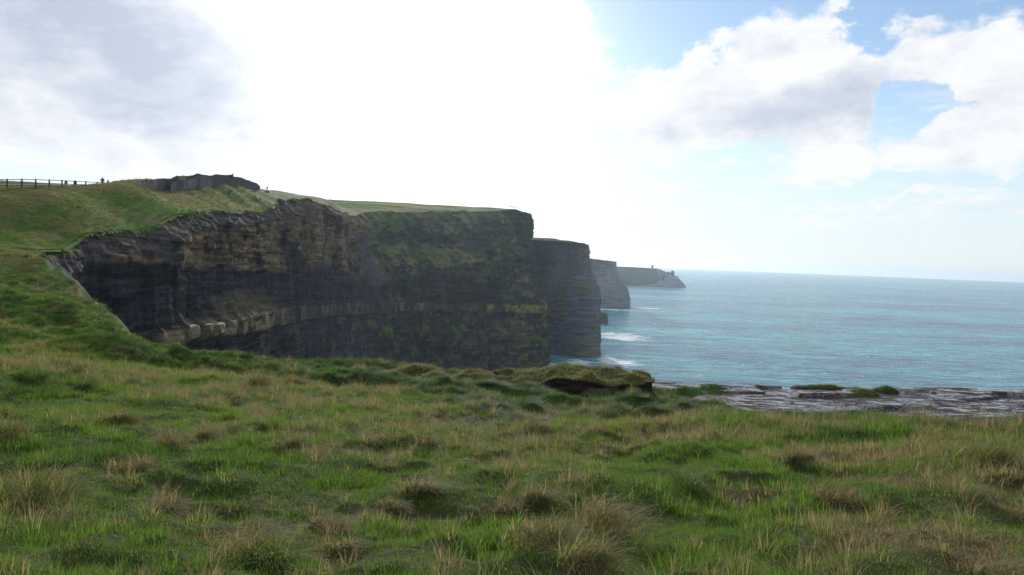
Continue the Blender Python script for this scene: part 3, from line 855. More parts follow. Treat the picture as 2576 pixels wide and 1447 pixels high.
teal = T.mix(1.0, teal, T.mix(T.mapr(swl, 0.40, 0.60), (0.30, 0.40, 0.55), (1.7, 1.6, 1.5)), 'MULTIPLY')
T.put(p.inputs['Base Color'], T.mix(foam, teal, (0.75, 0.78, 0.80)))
T.put(p.inputs['Roughness'], T.mapr(foam, 0, 1, 0.24, 0.8))
p.inputs['IOR'].default_value = 1.33
p.inputs['Specular IOR Level'].default_value = 0.38
b = T.new('ShaderNodeBump'); b.inputs['Strength'].default_value = 1.0; b.inputs['Distance'].default_value = 1.0
T.put(b.inputs['Height'], T.math('ADD', T.math('MULTIPLY', wav1, 7.0), T.math('MULTIPLY', wav2, 2.6)))
T.put(p.inputs['Normal'], b.outputs[0])
m_sea.node_tree.links.new(p.outputs[0], o.inputs[0])
ra = np.concatenate([[0.0], 40 * (19500 / 40) ** np.linspace(0, 1, 70)])
ta = np.linspace(0, 2 * np.pi, 129)
SX = ra[:, None] * np.sin(ta); SY = ra[:, None] * np.cos(ta)
me = mesh_from('sea', np.stack([SX, SY, SX * 0], -1).reshape(-1, 3), gridfaces(71, 129))
tag(link('sea', me, m_sea), 'blue green ocean with whitecaps out to the horizon', kind='structure')

# ------------------------------------------------------------------ wet rock platform
m_slab, T = new_mat('wet_flagstone')
o = T.new('ShaderNodeOutputMaterial'); p = T.new('ShaderNodeBsdfPrincipled')
pos = T.new('ShaderNodeNewGeometry').outputs['Position']
at_ = T.new('ShaderNodeAttribute'); at_.attribute_name = 'Col'
f = T.noise(T.mapping(pos, rot=(0, 0, 0.12), scale=(0.5, 1.6, 1)), 1.0, 7, 0.65)
f2 = T.noise(pos, 6.0, 5, 0.6)
wet = T.mapr(T.math('ADD', T.math('MULTIPLY', f, 0.75), T.math('MULTIPLY', f2, 0.25)), 0.47, 0.53)
c = T.mix(1.0, at_.outputs['Color'], T.mix(f2, (0.6, 0.6, 0.6), (1.4, 1.4, 1.4)), 'MULTIPLY')
T.put(p.inputs['Base Color'], T.mix(wet, c, T.mix(1.0, c, (0.6, 0.6, 0.65), 'MULTIPLY')))
T.put(p.inputs['Roughness'], T.mapr(wet, 0, 1, 0.85, 0.13))
T.put(p.inputs['Specular IOR Level'], T.mapr(wet, 0, 1, 0.05, 0.7))
b = T.new('ShaderNodeBump'); b.inputs['Strength'].default_value = 1.0; b.inputs['Distance'].default_value = 0.016
T.put(b.inputs['Height'], T.math('ADD', T.math('MULTIPLY', f, 1.0), T.math('MULTIPLY', f2, 0.6)))
T.put(p.inputs['Normal'], b.outputs[0])
m_slab.node_tree.links.new(p.outputs[0], o.inputs[0])
gx = np.linspace(4, 75, 520); gy = np.linspace(26, 56, 300)
SX, SY = np.meshgrid(gx, gy, indexing='ij')
edge = np.interp(SX, [4, 9, 14, 20, 27, 34, 45, 75], [46.0, 47.0, 47.2, 46.4, 47.6, 48.6, 49.5, 50]) + 3.0 * (fb(SX / 2.6, SX * 0, 500, 5, 0.6) - 0.5)
SZ = EYE - 8.05 + 0.0 * SX
lay = (SY * 0.9 - SX * 0.16) + 1.6 * fb(SX / 9, SY / 3, 501, 4)
step = np.floor(lay / 1.15)
SZ = SZ + 0.26 * (hash2(step, np.floor(SX / 5.0 + 7 * hash2(step, step * 0 + 4, 507)), 502) - 0.5) + 0.16 * (fb(SX / 2, SY / 0.9, 503, 5, 0.6) - 0.5) + 0.25 * (fb(SX / 10, SY / 5, 504, 2) - 0.5)
SZ = SZ - np.where(SY > edge, (SY - edge) ** 1.3 * 9, 0)
SZ = np.maximum(SZ, 20)
kc = lerp(np.broadcast_to(np.array((0.034, 0.026, 0.029)), SX.shape + (3,)), np.array((0.070, 0.052, 0.048)), fb(SX / 4, SY / 1.5, 505, 4))
mo = sstep(0.64, 0.72, fb(SX / 2.2, SY / 0.8, 506, 4))
kc = lerp(kc, OLIVE * 0.7, mo * 0.8)
me = mesh_from('rock_platform', np.stack([SX, SY, SZ], -1).reshape(-1, 3), gridfaces(520, 300)[:, ::-1])
setcol(me, kc.reshape(-1, 3))
tag(link('rock_platform', me, m_slab), 'flat wet rock shelf shining below the meadow edge', kind='structure')
# ------------------------------------------------------------------ ledge blocks on the cliff face
def rock_box(name, seed, mat, rough=0.10, cuts=4):
    """a unit block with broken edges: subdivided box, corners rounded and faces uneven"""
    rng = np.random.RandomState(seed)
    n = cuts
    V = []; Fq = []; idx = {}
    g = np.linspace(-0.5, 0.5, n)
    def vid(p):
        k = tuple(np.round(p, 4))
        if k not in idx:
            idx[k] = len(V); V.append(p)
        return idx[k]
    for ax in range(3):
        for sgn in (-0.5, 0.5):
            for i in range(n - 1):
                for j in range(n - 1):
                    c = []
                    for (a, b) in ((0, 0), (1, 0), (1, 1), (0, 1)):
                        p = np.zeros(3)
                        p[ax] = sgn; p[(ax + 1) % 3] = g[i + a]; p[(ax + 2) % 3] = g[j + b]
                        c.append(vid(p))
                    Fq.append(c if sgn > 0 else c[::-1])
    V = np.array(V)
    d = np.abs(V)
    m = (d > 0.49).sum(1)
    V = V * np.where(m >= 3, 0.90, np.where(m == 2, 0.955, 1.0))[:, None]
    V = V + (rng.rand(*V.shape) - 0.5) * rough
    me = mesh_from(name, V, np.array(Fq), smooth=False)
    me.materials.append(mat)
    return me

M_TANB = [simple('tan_sandstone', (0.20, 0.155, 0.085), 0.9, 0.45, 2.0), simple('brown_sandstone', (0.17, 0.12, 0.075), 0.9, 0.45, 2.0),
          simple('grey_sandstone', (0.062, 0.056, 0.054), 0.9, 0.45, 2.0), simple('lichened_sandstone', (0.20, 0.17, 0.03), 0.9, 0.5, 2.5)]
BLK = [[rock_box('rock_block', 900 + 10 * k + v, mt) for v in range(3)] for k, mt in enumerate(M_TANB)]
rng = np.random.RandomState(4)
q = np.interp(10.5, np.arange(len(RIM3)), ctrl_s)
q_end = sN + 8
nb = 0
while q < q_end and nb < 170:
    i = int(np.clip(np.searchsorted(su, q), 1, NC - 2))
    Yc = P2[i, 1]
    wdt = rng.uniform(2.6, 6.5) * np.interp(Yc, [120, 215, 240, 700], [0.9, 1.1, 1.8, 2.4])
    i = int(np.clip(np.searchsorted(su, q + wdt / 2), 1, NC - 2))
    hgt = float(np.interp(P2[i, 1], [70, 122, 190, 300, 430, 700], [2.5, 3.0, 5.5, 6.0, 7.5, 7.5])) * rng.uniform(0.45, 1.0)
    lt = float(LT[i, 0]); zt = EYE + lt
    j = int(np.argmin(np.abs(Z[i] - (zt - hgt / 2))))
    oo = off[i, j]
    dep = rng.uniform(2.4, 3.6)
    cpos = P2[i, :2] + nrm[i] * (oo - dep / 2 + rng.uniform(0.05, 0.75) * np.interp(Yc, [215, 260], [1.0, 0.55]))
    xx, yy = proj(np.array((cpos[0], cpos[1], zt)))
    if rng.rand() < np.interp(Yc, [120, 220, 300, 700], [0.95, 0.9, 0.7, 0.7]):
        far = sstep(880, 1150, xx)
        r_ = rng.rand()
        if xx > 1150 and r_ < 0.28:
            k = 3
        elif r_ < 0.12 + 0.75 * sstep(695, 740, xx):
            k = 2
        elif r_ < 0.6 + 0.40 * sstep(695, 740, xx):
            k = 1
        else:
            k = 0
        o = link('rock_block', BLK[k][nb % 3], None, cliff)
        o.location = (cpos[0], cpos[1], zt - hgt / 2 + rng.uniform(-0.15, 0.15))
        o.rotation_euler = (0, 0, math.atan2(tan_[i, 1], tan_[i, 0]) + rng.uniform(-0.05, 0.05))
        o.scale = (wdt * 0.98, dep, hgt)
        nb += 1
    q += wdt

# ------------------------------------------------------------------ grass blades
def blades(n, seed, R, L, lean, curl, width, tl=0.0, segs=3, dome=0.0, clumps=0):
    """n tapered ribbons rooted in a disc of radius R; returns verts, faces, (random, height) per vertex"""
    g = np.random.RandomState(seed)
    a = g.rand(n) * 2 * np.pi
    rad = R * np.sqrt(g.rand(n))
    bx, by = rad * np.cos(a), rad * np.sin(a)
    if clumps:
        cx = (g.rand(clumps) - 0.5) * R * 1.7; cy = (g.rand(clumps) - 0.5) * R * 1.1; ci_ = g.randint(0, clumps, n)
        bx, by = bx * 0.5 + cx[ci_], by * 0.5 + cy[ci_]
    da = a + (g.rand(n) - 0.5) * 2.2
    ln = L * (0.45 + 0.75 * g.rand(n))
    le = lean * (0.35 + 0.9 * g.rand(n)) * (0.4 + 0.6 * rad / max(R, 1e-6))
    cu = curl * (0.3 + g.rand(n))
    dx, dy = np.cos(da) * le + tl, np.sin(da) * le
    hd = np.hypot(dx, dy) + 1e-6
    ux, uy = dx / hd, dy / hd
    wx, wy = -uy, ux
    rnd = g.rand(n)
    V = []; B = []
    bz = dome * (1 - (rad / max(R, 1e-6)) ** 2)
    x = bx.copy(); y = by.copy(); z = bz - 0.02
    ang = np.arctan(hd)
    for s in range(segs + 1):
        f = s / segs
        w = width * (0.6 + 0.8 * rnd) * (1 - f ** 1.5) * 0.5 + (0.0004 if s == segs else 0)
        V.append(np.stack([x - wx * w, y - wy * w, z], 1)); V.append(np.stack([x + wx * w, y + wy * w, z], 1))
        hh = np.full(n, f)
        B.append(np.stack([rnd, hh], 1)); B.append(np.stack([rnd, hh], 1))
        st_ = ln / segs
        x = x + np.sin(ang) * ux * st_; y = y + np.sin(ang) * uy * st_; z = z + np.cos(ang) * st_
        ang = np.minimum(ang + cu / segs, 2.35)
    V = np.stack(V, 1).reshape(-1, 3); B = np.stack(B, 1).reshape(-1, 2)
    k = 2 * (segs + 1)
    b0 = (np.arange(n) * k)[:, None]
    Fq = np.concatenate([b0 + np.array([[2 * s, 2 * s + 1, 2 * s + 3, 2 * s + 2]]) for s in range(segs)], 0)
    return V, Fq, B

def blade_mesh(name, mat, tintv=None, **kw):
    V, Fq, B = blades(**kw)
    me = mesh_from(name, V, Fq)
    setcol(me, np.concatenate([B, np.zeros((len(B), 1))], 1), 'blade')
    if tintv is not None:
        setcol(me, np.broadcast_to(np.array(tintv), (len(B), 3)), 'tint')
    me.materials.append(mat)
    return me

tuft_col = bpy.data.collections.new('tuft_library')       # sources for the grass only; not linked to the scene
SPECS = [
    dict(n=34, R=0.09, L=0.062, lean=0.55, curl=0.9, width=0.0048),
    dict(n=34, R=0.10, L=0.078, lean=0.60, curl=1.1, width=0.0046),
    dict(n=30, R=0.10, L=0.052, lean=0.80, curl=0.9, width=0.0052),
    dict(n=30, R=0.07, L=0.125, lean=0.45, curl=1.1, width=0.0055),
    dict(n=30, R=0.08, L=0.095, lean=0.95, curl=2.0, width=0.0042),
    dict(n=34, R=0.10, L=0.105, lean=1.0, curl=2.2, width=0.0036),
    dict(n=40, R=0.13, L=0.19, lean=0.45, curl=1.3, width=0.0056, tl=0.5),
    dict(n=40, R=0.14, L=0.22, lean=0.45, curl=1.5, width=0.0056, tl=0.75),
    dict(n=90, R=0.13, L=0.24, lean=0.8, curl=1.9, width=0.0040, tl=0.25, dome=0.08),
    dict(n=70, R=0.09, L=0.20, lean=0.7, curl=1.6, width=0.0040, tl=0.15, dome=0.06),
]
for k, sp in enumerate(SPECS):
    ob = bpy.data.objects.new('tuft_%02d' % k, blade_mesh('tuft', M_BLADE_I, seed=700 + k, **sp))
    tuft_col.objects.link(ob)

rng = np.random.RandomState(12)
def scatter():
    X = []; Y = []
    ring = 2.4
    while ring < 235:
        nxt = ring * 1.06
        dens = float(np.interp(ring, [2, 6, 10, 16, 24, 40, 60, 90, 140, 240], [130, 132, 98, 70, 44, 24, 12, 5.0, 2.6, 1.1]))
        a0, a1 = math.radians(-46), math.radians(44)
        area = 0.5 * (a1 - a0) * (nxt ** 2 - ring ** 2)
        n = int(dens * area)
        a = a0 + (a1 - a0) * rng.rand(n); r = np.sqrt(ring ** 2 + (nxt ** 2 - ring ** 2) * rng.rand(n))
        X.append(r * np.sin(a)); Y.append(r * np.cos(a))
        ring = nxt
    return np.concatenate(X), np.concatenate(Y)
X, Y = scatter()
keep = inpoly(X, Y, LAND)
X, Y = X[keep], Y[keep]
keep = (segdist(X, Y, NEAR) > 0.02) & (segdist(X, Y, _far2) > 0.1)
keep &= ~((Y > 22) & (X > 11.5) & (Y + 0.9 * X > 37.5))
X, Y = X[keep], Y[keep]
st, dk, ye, pa = tint(X, Y)
keep = rng.rand(len(X)) > pa * 0.93
X, Y, st, dk, ye = X[keep], Y[keep], st[keep], dk[keep], ye[keep]
Zg = ground(X, Y)
r, pxx, hum, bank, hill = zones(X, Y)
n = len(X)
u = rng.rand(n)
lng = fb(X / 0.9, Y / 0.9, 610, 3)
kind = np.where(u < 0.4, 0, np.where(u < 0.75, 1, 2))
kind = np.where((lng + 0.25 * (u - 0.5) > 0.60), 3, kind)
kind = np.where((st > 0.45) & (rng.rand(n) < 0.6), np.where(rng.rand(n) < 0.5, 4, 5), kind)
rs = sstep(1, 6, X) * sstep(10.5, 12.5, r) * sstep(22, 15, r)                  # long grass along the right-hand edge
kind = np.where(rng.rand(n) < 0.8 * rs, 3, kind)
cb = np.clip(hum + bank + hill, 0, 1)
kind = np.where(rng.rand(n) < cb, np.where(rng.rand(n) < 0.5, 6, 7), kind)
mini = (rng.rand(n) < np.where(r < 30, 0.055 * np.interp(r, [3, 30], [0.6, 2.0]), 0.05)) & (fb(X / 2.2, Y / 2.2, 630, 3) > 0.46)
kind = np.where(mini, np.where(rng.rand(n) < 0.5, 8, 9), kind)
size = np.interp(r, [3, 8, 16, 30, 60, 100, 200], [0.95, 1.05, 1.25, 1.6, 1.9, 1.7, 2.4]) * (0.7 + 0.6 * rng.rand(n)) * (0.75 + 0.55 * lng)
size = size * np.where(rs > 0.5, 1.25, 1.0)
rot = np.stack([(rng.rand(n) - 0.5) * 0.3, (rng.rand(n) - 0.5) * 0.3, rng.rand(n) * 2 * np.pi], 1)
comb = -0.9 + 1.6 * (fb(X / 5, Y / 5, 620, 2) - 0.5) * 2 + 0.5 * (rng.rand(n) - 0.5)
rot[:, 2] = np.where((kind == 6) | (kind == 7), comb, rot[:, 2])
gm = mesh_from('grass', np.stack([X, Y, Zg], 1), np.zeros((0, 3), np.int32)) if False else bpy.data.meshes.new('grass')
gm.vertices.add(n)
gm.vertices.foreach_set('co', np.stack([X, Y, Zg], 1).astype(np.float32).ravel())
a = gm.attributes.new('scl', 'FLOAT', 'POINT'); a.data.foreach_set('value', size.astype(np.float32))
a = gm.attributes.new('kindi', 'INT', 'POINT'); a.data.foreach_set('value', kind.astype(np.int32))
a = gm.attributes.new('rot', 'FLOAT_VECTOR', 'POINT'); a.data.foreach_set('vector', rot.astype(np.float32).ravel())
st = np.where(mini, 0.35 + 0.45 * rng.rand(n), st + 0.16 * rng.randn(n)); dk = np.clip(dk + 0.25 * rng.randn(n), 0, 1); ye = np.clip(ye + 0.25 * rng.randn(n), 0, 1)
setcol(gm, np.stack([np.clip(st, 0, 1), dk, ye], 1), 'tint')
grass = bpy.data.objects.new('grass', gm)
COL.objects.link(grass)
tag(grass, 'rough grass of green and straw blades over the meadow and hill', kind='stuff')
ng = bpy.data.node_groups.new('grass_tufts', 'GeometryNodeTree')
ng.interface.new_socket('Geometry', in_out='INPUT', socket_type='NodeSocketGeometry')
ng.interface.new_socket('Geometry', in_out='OUTPUT', socket_type='NodeSocketGeometry')
gi = ng.nodes.new('NodeGroupInput'); go = ng.nodes.new('NodeGroupOutput')
ci = ng.nodes.new('GeometryNodeCollectionInfo'); ci.inputs['Collection'].default_value = tuft_col
ci.inputs['Separate Children'].default_value = True; ci.inputs['Reset Children'].default_value = True
ip = ng.nodes.new('GeometryNodeInstanceOnPoints'); ip.inputs['Pick Instance'].default_value = True
def named(nm, ty):
    nd = ng.nodes.new('GeometryNodeInputNamedAttribute'); nd.data_type = ty; nd.inputs['Name'].default_value = nm
    return nd.outputs['Attribute']
L_ = ng.links.new
L_(gi.outputs[0], ip.inputs['Points']); L_(ci.outputs[0], ip.inputs['Instance'])
L_(named('kindi', 'INT'), ip.inputs['Instance Index'])
e2r = ng.nodes.new('FunctionNodeEulerToRotation'); L_(named('rot', 'FLOAT_VECTOR'), e2r.inputs[0]); L_(e2r.outputs[0], ip.inputs['Rotation'])
L_(named('scl', 'FLOAT'), ip.inputs['Scale'])
L_(ip.outputs[0], go.inputs[0])
md = grass.modifiers.new('tufts', 'NODES'); md.node_group = ng
gm.materials.append(M_BLADE_I)
print('tufts', n)

# ------------------------------------------------------------------ tussocks one can pick out
def on_ground(x, y, Y0):
    """where the ray through a reference pixel meets the meadow, near distance Y0"""
    best = None
    for Yt in np.linspace(Y0 * 0.6, Y0 * 1.6, 60):
        p = at(x, y, Yt)
        d = abs(p[2] - ground(p[0], p[1])[0])
        if best is None or d < best[0]:
            best = (d, p)
    p = best[1]
    return np.array((p[0], p[1], ground(p[0], p[1])[0]))

TUS = [  # x, foot y, distance, radius, blade length, straw, label
    (425, 1128, 11, 0.34, 0.50, 0.85, 'wide brown grass tussock, largest in the left middle of the meadow'),
    (512, 1112, 11.5, 0.26, 0.40, 0.80, 'brown tussock just right of the widest left-hand one'),
    (300, 1068, 13, 0.22, 0.40, 0.75, 'greyish tussock with a pointed top, left of the wide brown one'),
    (322, 1185, 9, 0.22, 0.36, 0.95, 'rusty brown tussock below and left of the wide brown one'),
    (378, 1202, 8.8, 0.14, 0.26, 0.95, 'small rusty tussock touching the larger rusty one'),
    (410, 1292, 7, 0.20, 0.36, 0.80, 'straw tussock in the lower left with a peaked top'),
    (90, 1275, 7, 0.42, 0.46, 0.62, 'broad mixed green and brown tussock near the lower left edge'),
    (20, 1105, 11, 0.36, 0.50, 0.62, 'shaggy tussock cut by the left edge of the picture'),
    (735, 1130, 11.5, 0.22, 0.34, 0.75, 'left one of a pair of brown tussocks left of centre'),
    (792, 1122, 11.8, 0.18, 0.38, 0.85, 'right one of a pair of brown tussocks left of centre'),
    (1045, 1250, 8.2, 0.17, 0.34, 0.95, 'upright reddish straw tussock near the middle of the meadow'),
    (990, 1282, 7.6, 0.15, 0.22, 0.70, 'low grey tussock left below the upright reddish one'),
    (1410, 1122, 12.3, 0.17, 0.44, 0.80, 'upright pale sheaf of straw standing alone right of the worn patch'),
    (1275, 1285, 7.4, 0.16, 0.34, 0.88, 'orange brown tussock right of the meadow centre'),
    (1365, 1262, 7.8, 0.20, 0.40, 0.80, 'taller brown tussock just right of the orange brown one'),
    (1480, 1345, 6.3, 0.42, 0.52, 0.92, 'biggest pale straw tussock in the lower right centre'),
    (1350, 1380, 5.9, 0.26, 0.34, 0.88, 'flattened straw tussock left of the biggest pale one'),
    (640, 1400, 5.6, 0.36, 0.36, 0.92, 'pale matted straw clump at the bottom left of centre'),
    (860, 1385, 5.8, 0.16, 0.20, 0.95, 'small reddish straw clump at the bottom, beside bare soil'),
    (825, 1338, 6.5, 0.18, 0.24, 0.88, 'low brown clump above the small reddish one'),
    (1470, 1420, 5.2, 0.22, 0.40, 0.66, 'green and straw tussock at the bottom edge below the biggest one'),
    (700, 1440, 4.9, 0.22, 0.42, 0.25, 'tall bright green tussock at the bottom edge'),
    (2006, 1170, 9.6, 0.17, 0.36, 0.75, 'upright straw tuft on the right-hand meadow'),
    (2107, 1285, 7.0, 0.26, 0.40, 0.88, 'pale reddish straw tussock low on the right'),
    (2349, 1135, 10.2, 0.30, 0.44, 0.68, 'windswept grey tussock towards the right edge'),
    (1342, 1086, 16, 0.30, 0.46, 0.75, 'grey tussock at the end of the worn patch'),
    (666, 975, 26, 0.55, 0.80, 0.80, 'brown dome tussock on the green slope left of centre'),
    (745, 968, 27, 0.40, 0.85, 0.66, 'tall pale topped green tussock right of the brown dome'),
    (210, 985, 17, 0.30, 0.46, 0.20, 'dark green tussock on the bright left meadow'),
    (85, 965, 18, 0.45, 0.50, 0.15, 'rounded dark green clump near the left edge'),
    (1720, 1235, 8.4, 0.30, 0.34, 0.15, 'dark green clump of longer grass right of centre'),
    (2480, 1170, 9.4, 0.36, 0.42, 0.55, 'olive windblown clump at the right edge'),
]
for k, (x, y, Y0, R, L, sw, lab) in enumerate(TUS):
    p = on_ground(x, y, Y0)
    R, L, sw = R * 0.85, L * 0.80, sw * 0.88
    V, Fq, B = blades(n=int(420 + 1300 * R), seed=40 + k, R=R, L=L, lean=0.95, curl=2.1, width=0.0042 + 0.0002 * Y0, dome=R * 0.6, segs=4, tl=0.35, clumps=6)
    me = mesh_from('grass_tussock', V, Fq)
    setcol(me, np.concatenate([B, np.zeros((len(B), 1))], 1), 'blade')
    setcol(me, np.repeat(np.stack([np.clip(sw + 0.28 * rng.randn(len(B) // 10), 0, 1), np.full(len(B) // 10, 0.45 if sw < 0.22 else 0.1), 0.2 * rng.rand(len(B) // 10)], 1), 10, 0), 'tint')
    me.materials.append(M_BLADE)
    o = link('grass_tussock', me)
    o.location = p
    o.rotation_euler = (rng.uniform(-.1, .1), rng.uniform(-.1, .1), rng.uniform(-1.2, 0.8)); o.scale = (rng.uniform(0.95, 1.4), rng.uniform(0.8, 1.0), rng.uniform(0.8, 1.05))
    tag(o, lab, 'tussock', 'tussocks standing out of the meadow')

# ------------------------------------------------------------------ peat hummocks on the cliff edge
def hummock(name, x, y, Y0, hw, hd, h, rz, seed, label, cat, group=None, peat=True, z=None, straw=0.7, nblade=2600, bl=0.30, lip0=0.25, rt=0.35):
    p = at(x, y, Y0)
    if z is None:
        z = ground(p[0], p[1])[0]
    root = empty(name, (p[0], p[1], z)); root.rotation_euler = (0, 0, rz)
    tag(root, label, cat, group)
    nphi = 110
    ph = np.linspace(0, 2 * np.pi, nphi + 1)[:-1]
    sup = (np.abs(np.cos(ph)) ** 2.6 + np.abs(np.sin(ph)) ** 2.6) ** (-1 / 2.6)
    sup = sup * (0.62 + 0.72 * fb(np.cos(ph) * 2.2 + 9, np.sin(ph) * 2.2 + 9, seed, 4, 0.6))
    lip = np.clip(lip0 + (1.0 - lip0 * 0.9) * (fb(ph * hw * 0.55 + 3, ph * 0, seed + 8, 3) - 0.25) - 0.5 * sstep(-0.2, -0.9, np.cos(ph)), 0.12, 0.95)
    if peat:
        pr = [(1.03, -0.5), (1.01, 0.0), (0.99, 0.16), (0.975, 0.34), (0.975, 0.50), (0.985, 0.57), (1.0, 0.60), (0.99, 0.66), (0.96, 0.72), (0.89, 0.79), (0.80, 0.85), (0.68, 0.90), (0.54, 0.95), (0.38, 0.98), (0.2, 1.0), (0.0, 1.0)]
        cut = 7
    else:
        pr = [(1.1, -0.4), (1.05, 0.0), (1.0, 0.22), (0.93, 0.45), (0.82, 0.65), (0.68, 0.80), (0.5, 0.92), (0.3, 0.98), (0.0, 1.0)]
        cut = 0
    R_ = np.array([q[0] for q in pr]); Hh = np.array([q[1] for q in pr])
    # finer rows
    k_ = np.linspace(0, len(pr) - 1, 52)
    R_ = np.interp(k_, np.arange(len(pr)), R_); Hh = np.interp(k_, np.arange(len(pr)), Hh)
    lx = hw * np.cos(ph)[:, None] * sup[:, None] * R_[None, :]
    ly = hd * np.sin(ph)[:, None] * sup[:, None] * R_[None, :]
    nz = fb(lx / 0.9 + 20, ly / 0.9 + 20, seed + 1, 4) - 0.5
    nz2 = fb(ph[:, None] * hw * 1.2 + 0 * lx, Hh[None, :] * 4 + 0 * lx, seed + 2, 4) - 0.5
    side = sstep(1.3, 0.2, Hh / 0.6)[None, :]
    lx = lx * (1 + 0.10 * nz2 * side); ly = ly * (1 + 0.22 * nz2 * side)
    Hh2 = np.where(Hh[None, :] < 0.6, Hh[None, :] * lip[:, None] / 0.6, lip[:, None] + (Hh[None, :] - 0.6) / 0.4 * (1 - lip[:, None])) if peat else Hh[None, :] + 0 * lx
    taper = 0.45 + 0.55 * sstep(-1.0, 0.1, lx / hw) * (1 - rt * sstep(0.5, 1.0, lx / hw))
    lz = h * taper * Hh2 * (0.72 + 0.5 * (fb(lx / 2.4 + 5, ly / 2.4 + 5, seed + 3, 3) - 0.2) * sstep(0.1, 0.6, Hh)[None, :]) + 0.75 * nz * sstep(0.45, 0.8, Hh)[None, :] * min(1, h)
    V = np.stack([lx, ly, lz + 0 * lx], -1)
    nv = len(k_)
    i0 = np.arange(nphi)[:, None]; i1 = (i0 + 1) % nphi; jj = np.arange(nv - 1)[None, :]
    Fq = np.stack([i0 * nv + jj, i1 * nv + jj, i1 * nv + jj + 1, i0 * nv + jj + 1], -1)
    kc_ = int(np.searchsorted(k_, cut)) if cut else 0
    Vf = V.reshape(-1, 3)
    if kc_:
        m1 = mesh_from('peat_face', Vf, Fq[:, :kc_ + 1].reshape(-1, 4))
        setcol(m1, np.broadcast_to(np.array((0.034, 0.026, 0.020)), Vf.shape))
        link('peat_face', m1, M_PEAT, root)
    m2 = mesh_from('turf_cap', Vf, Fq[:, kc_:].reshape(-1, 4))
    cc = lerp(np.broadcast_to(OLIVE * 0.8, V.shape), STRAW * 0.9, sstep(0.40, 0.62, fb(lx / 0.8, ly / 0.8, seed + 4, 4)) * straw)
    setcol(m2, cc.reshape(-1, 3))
    link('turf_cap', m2, M_TURF, root)
    # fringe of grass
    g = np.random.RandomState(seed)
    pi = g.randint(0, nphi, nblade); vi = (kc_ + (nv - 1 - kc_) * g.rand(nblade) ** 1.1).astype(int)
    bV, bF, bB = blades(n=nblade, seed=seed, R=0.0001, L=bl, lean=0.9, curl=2.0, width=0.016, segs=3)
    base = V[pi, vi] + (g.rand(nblade, 3) - 0.5) * np.array((0.10, 0.10, 0.02))
    bV = (bV.reshape(nblade, -1, 3) + base[:, None, :]).reshape(-1, 3)
    m3 = mesh_from('grass_fringe', bV, bF)
    setcol(m3, np.concatenate([bB, np.zeros((len(bB), 1))], 1), 'blade')
    tn = np.repeat(np.stack([0.25 + straw * 0.6 * g.rand(nblade), 0.2 + 0 * g.rand(nblade), 0.1 * g.rand(nblade)], 1), len(bB) // nblade, 0)
    setcol(m3, tn, 'tint')
    o3 = link('grass_fringe', m3, M_BLADE, root)
    o3['kind'] = 'stuff'
    return root

G_ = 'peat hummocks along the cliff edge'
hummock('peat_bank', 1440, 985, 38.4, 4.4, 2.7, 0.95, -0.16, 1001, 'longest grass topped peat bank with a high black face beside the rock shelf', 'peat bank', G_, nblade=14000, bl=0.24, lip0=0.50, rt=0.0, straw=0.6)
hummock('peat_bank', 1485, 950, 43.0, 2.3, 0.9, 0.9, -0.15, 1002, 'bare black peat ridge behind the longest bank, against the sea', 'peat bank', G_, nblade=500, straw=0.3)
hummock('peat_bank', 1325, 952, 41.8, 2.0, 1.3, 0.85, 0.10, 1003, 'right hump of the peat bank below the tip of the nearest headland', 'peat bank', G_, nblade=3500)
hummock('peat_bank', 1195, 958, 41.2, 1.9, 1.3, 0.72, -0.05, 1004, 'left hump of the peat bank below the yellow lichened cliff', 'peat bank', G_, nblade=3500)
hummock('peat_bank', 1040, 942, 43.2, 1.9, 1.1, 0.6, -0.08, 1005, 'leftmost peat bank with pale straw on top, above the worn path', 'peat bank', G_, nblade=3200)
hummock('turf_hummock', 1090, 957, 40.0, 0.95, 0.6, 0.42, 0, 1006, 'low olive turf hummock in front of the pale boulder', 'hummock', nblade=1400, peat=False)
hummock('turf_hummock', 1225, 972, 38.6, 0.55, 0.4, 0.30, 0, 1007, 'smallest turf hummock on the worn path', 'hummock', nblade=800, peat=False)
hummock('peat_bank', 1725, 1030, 30.0, 1.05, 0.9, 0.70, -0.3, 1008, 'short dark bank ending the green slope just above the rock shelf', 'peat bank', G_, nblade=2400, straw=0.5)
G2 = 'turf clumps on the wet rock shelf'
hummock('turf_clump', 2065, 976, 46.6, 1.5, 0.4, 0.20, 0.05, 1011, 'long low turf clump on the seaward rim of the rock shelf', 'turf clump', G2, peat=False, z=EYE - 8.1, nblade=1500, bl=0.2, straw=0.3)
hummock('turf_clump', 2165, 985, 45.0, 1.0, 0.5, 0.30, -0.05, 1012, 'olive turf clump in the middle of the three on the rock shelf rim', 'turf clump', G2, peat=False, z=EYE - 8.1, nblade=1500, bl=0.2, straw=0.5)
hummock('turf_clump', 2228, 979, 46.2, 0.7, 0.45, 0.42, 0, 1013, 'dark rounded turf clump standing highest on the rock shelf rim', 'turf clump', G2, peat=False, z=EYE - 8.1, nblade=1500, bl=0.22, straw=0.1)
for k, (x, y, Y0, w, lab) in enumerate([(1690, 1000, 39.5, 0.9, 'small turf tuft between the longest peat bank and the rock shelf'),
                                        (1680, 1008, 37.5, 0.9, 'dark turf clump at the foot of the longest peat bank'),
                                        (1755, 1008, 38.0, 0.8, 'flat turf clump on the near left corner of the rock shelf'),
                                        (1585 + 1000, 975, 48.0, 1.2, 'low turf rim clump at the right edge of the rock shelf')]):
    hummock('turf_clump', x, y, Y0, w * 0.8, 0.3, 0.13, 0, 1020 + k, lab, 'turf clump', G2, peat=False, z=EYE - 8.1, nblade=700, bl=0.14, straw=0.3)

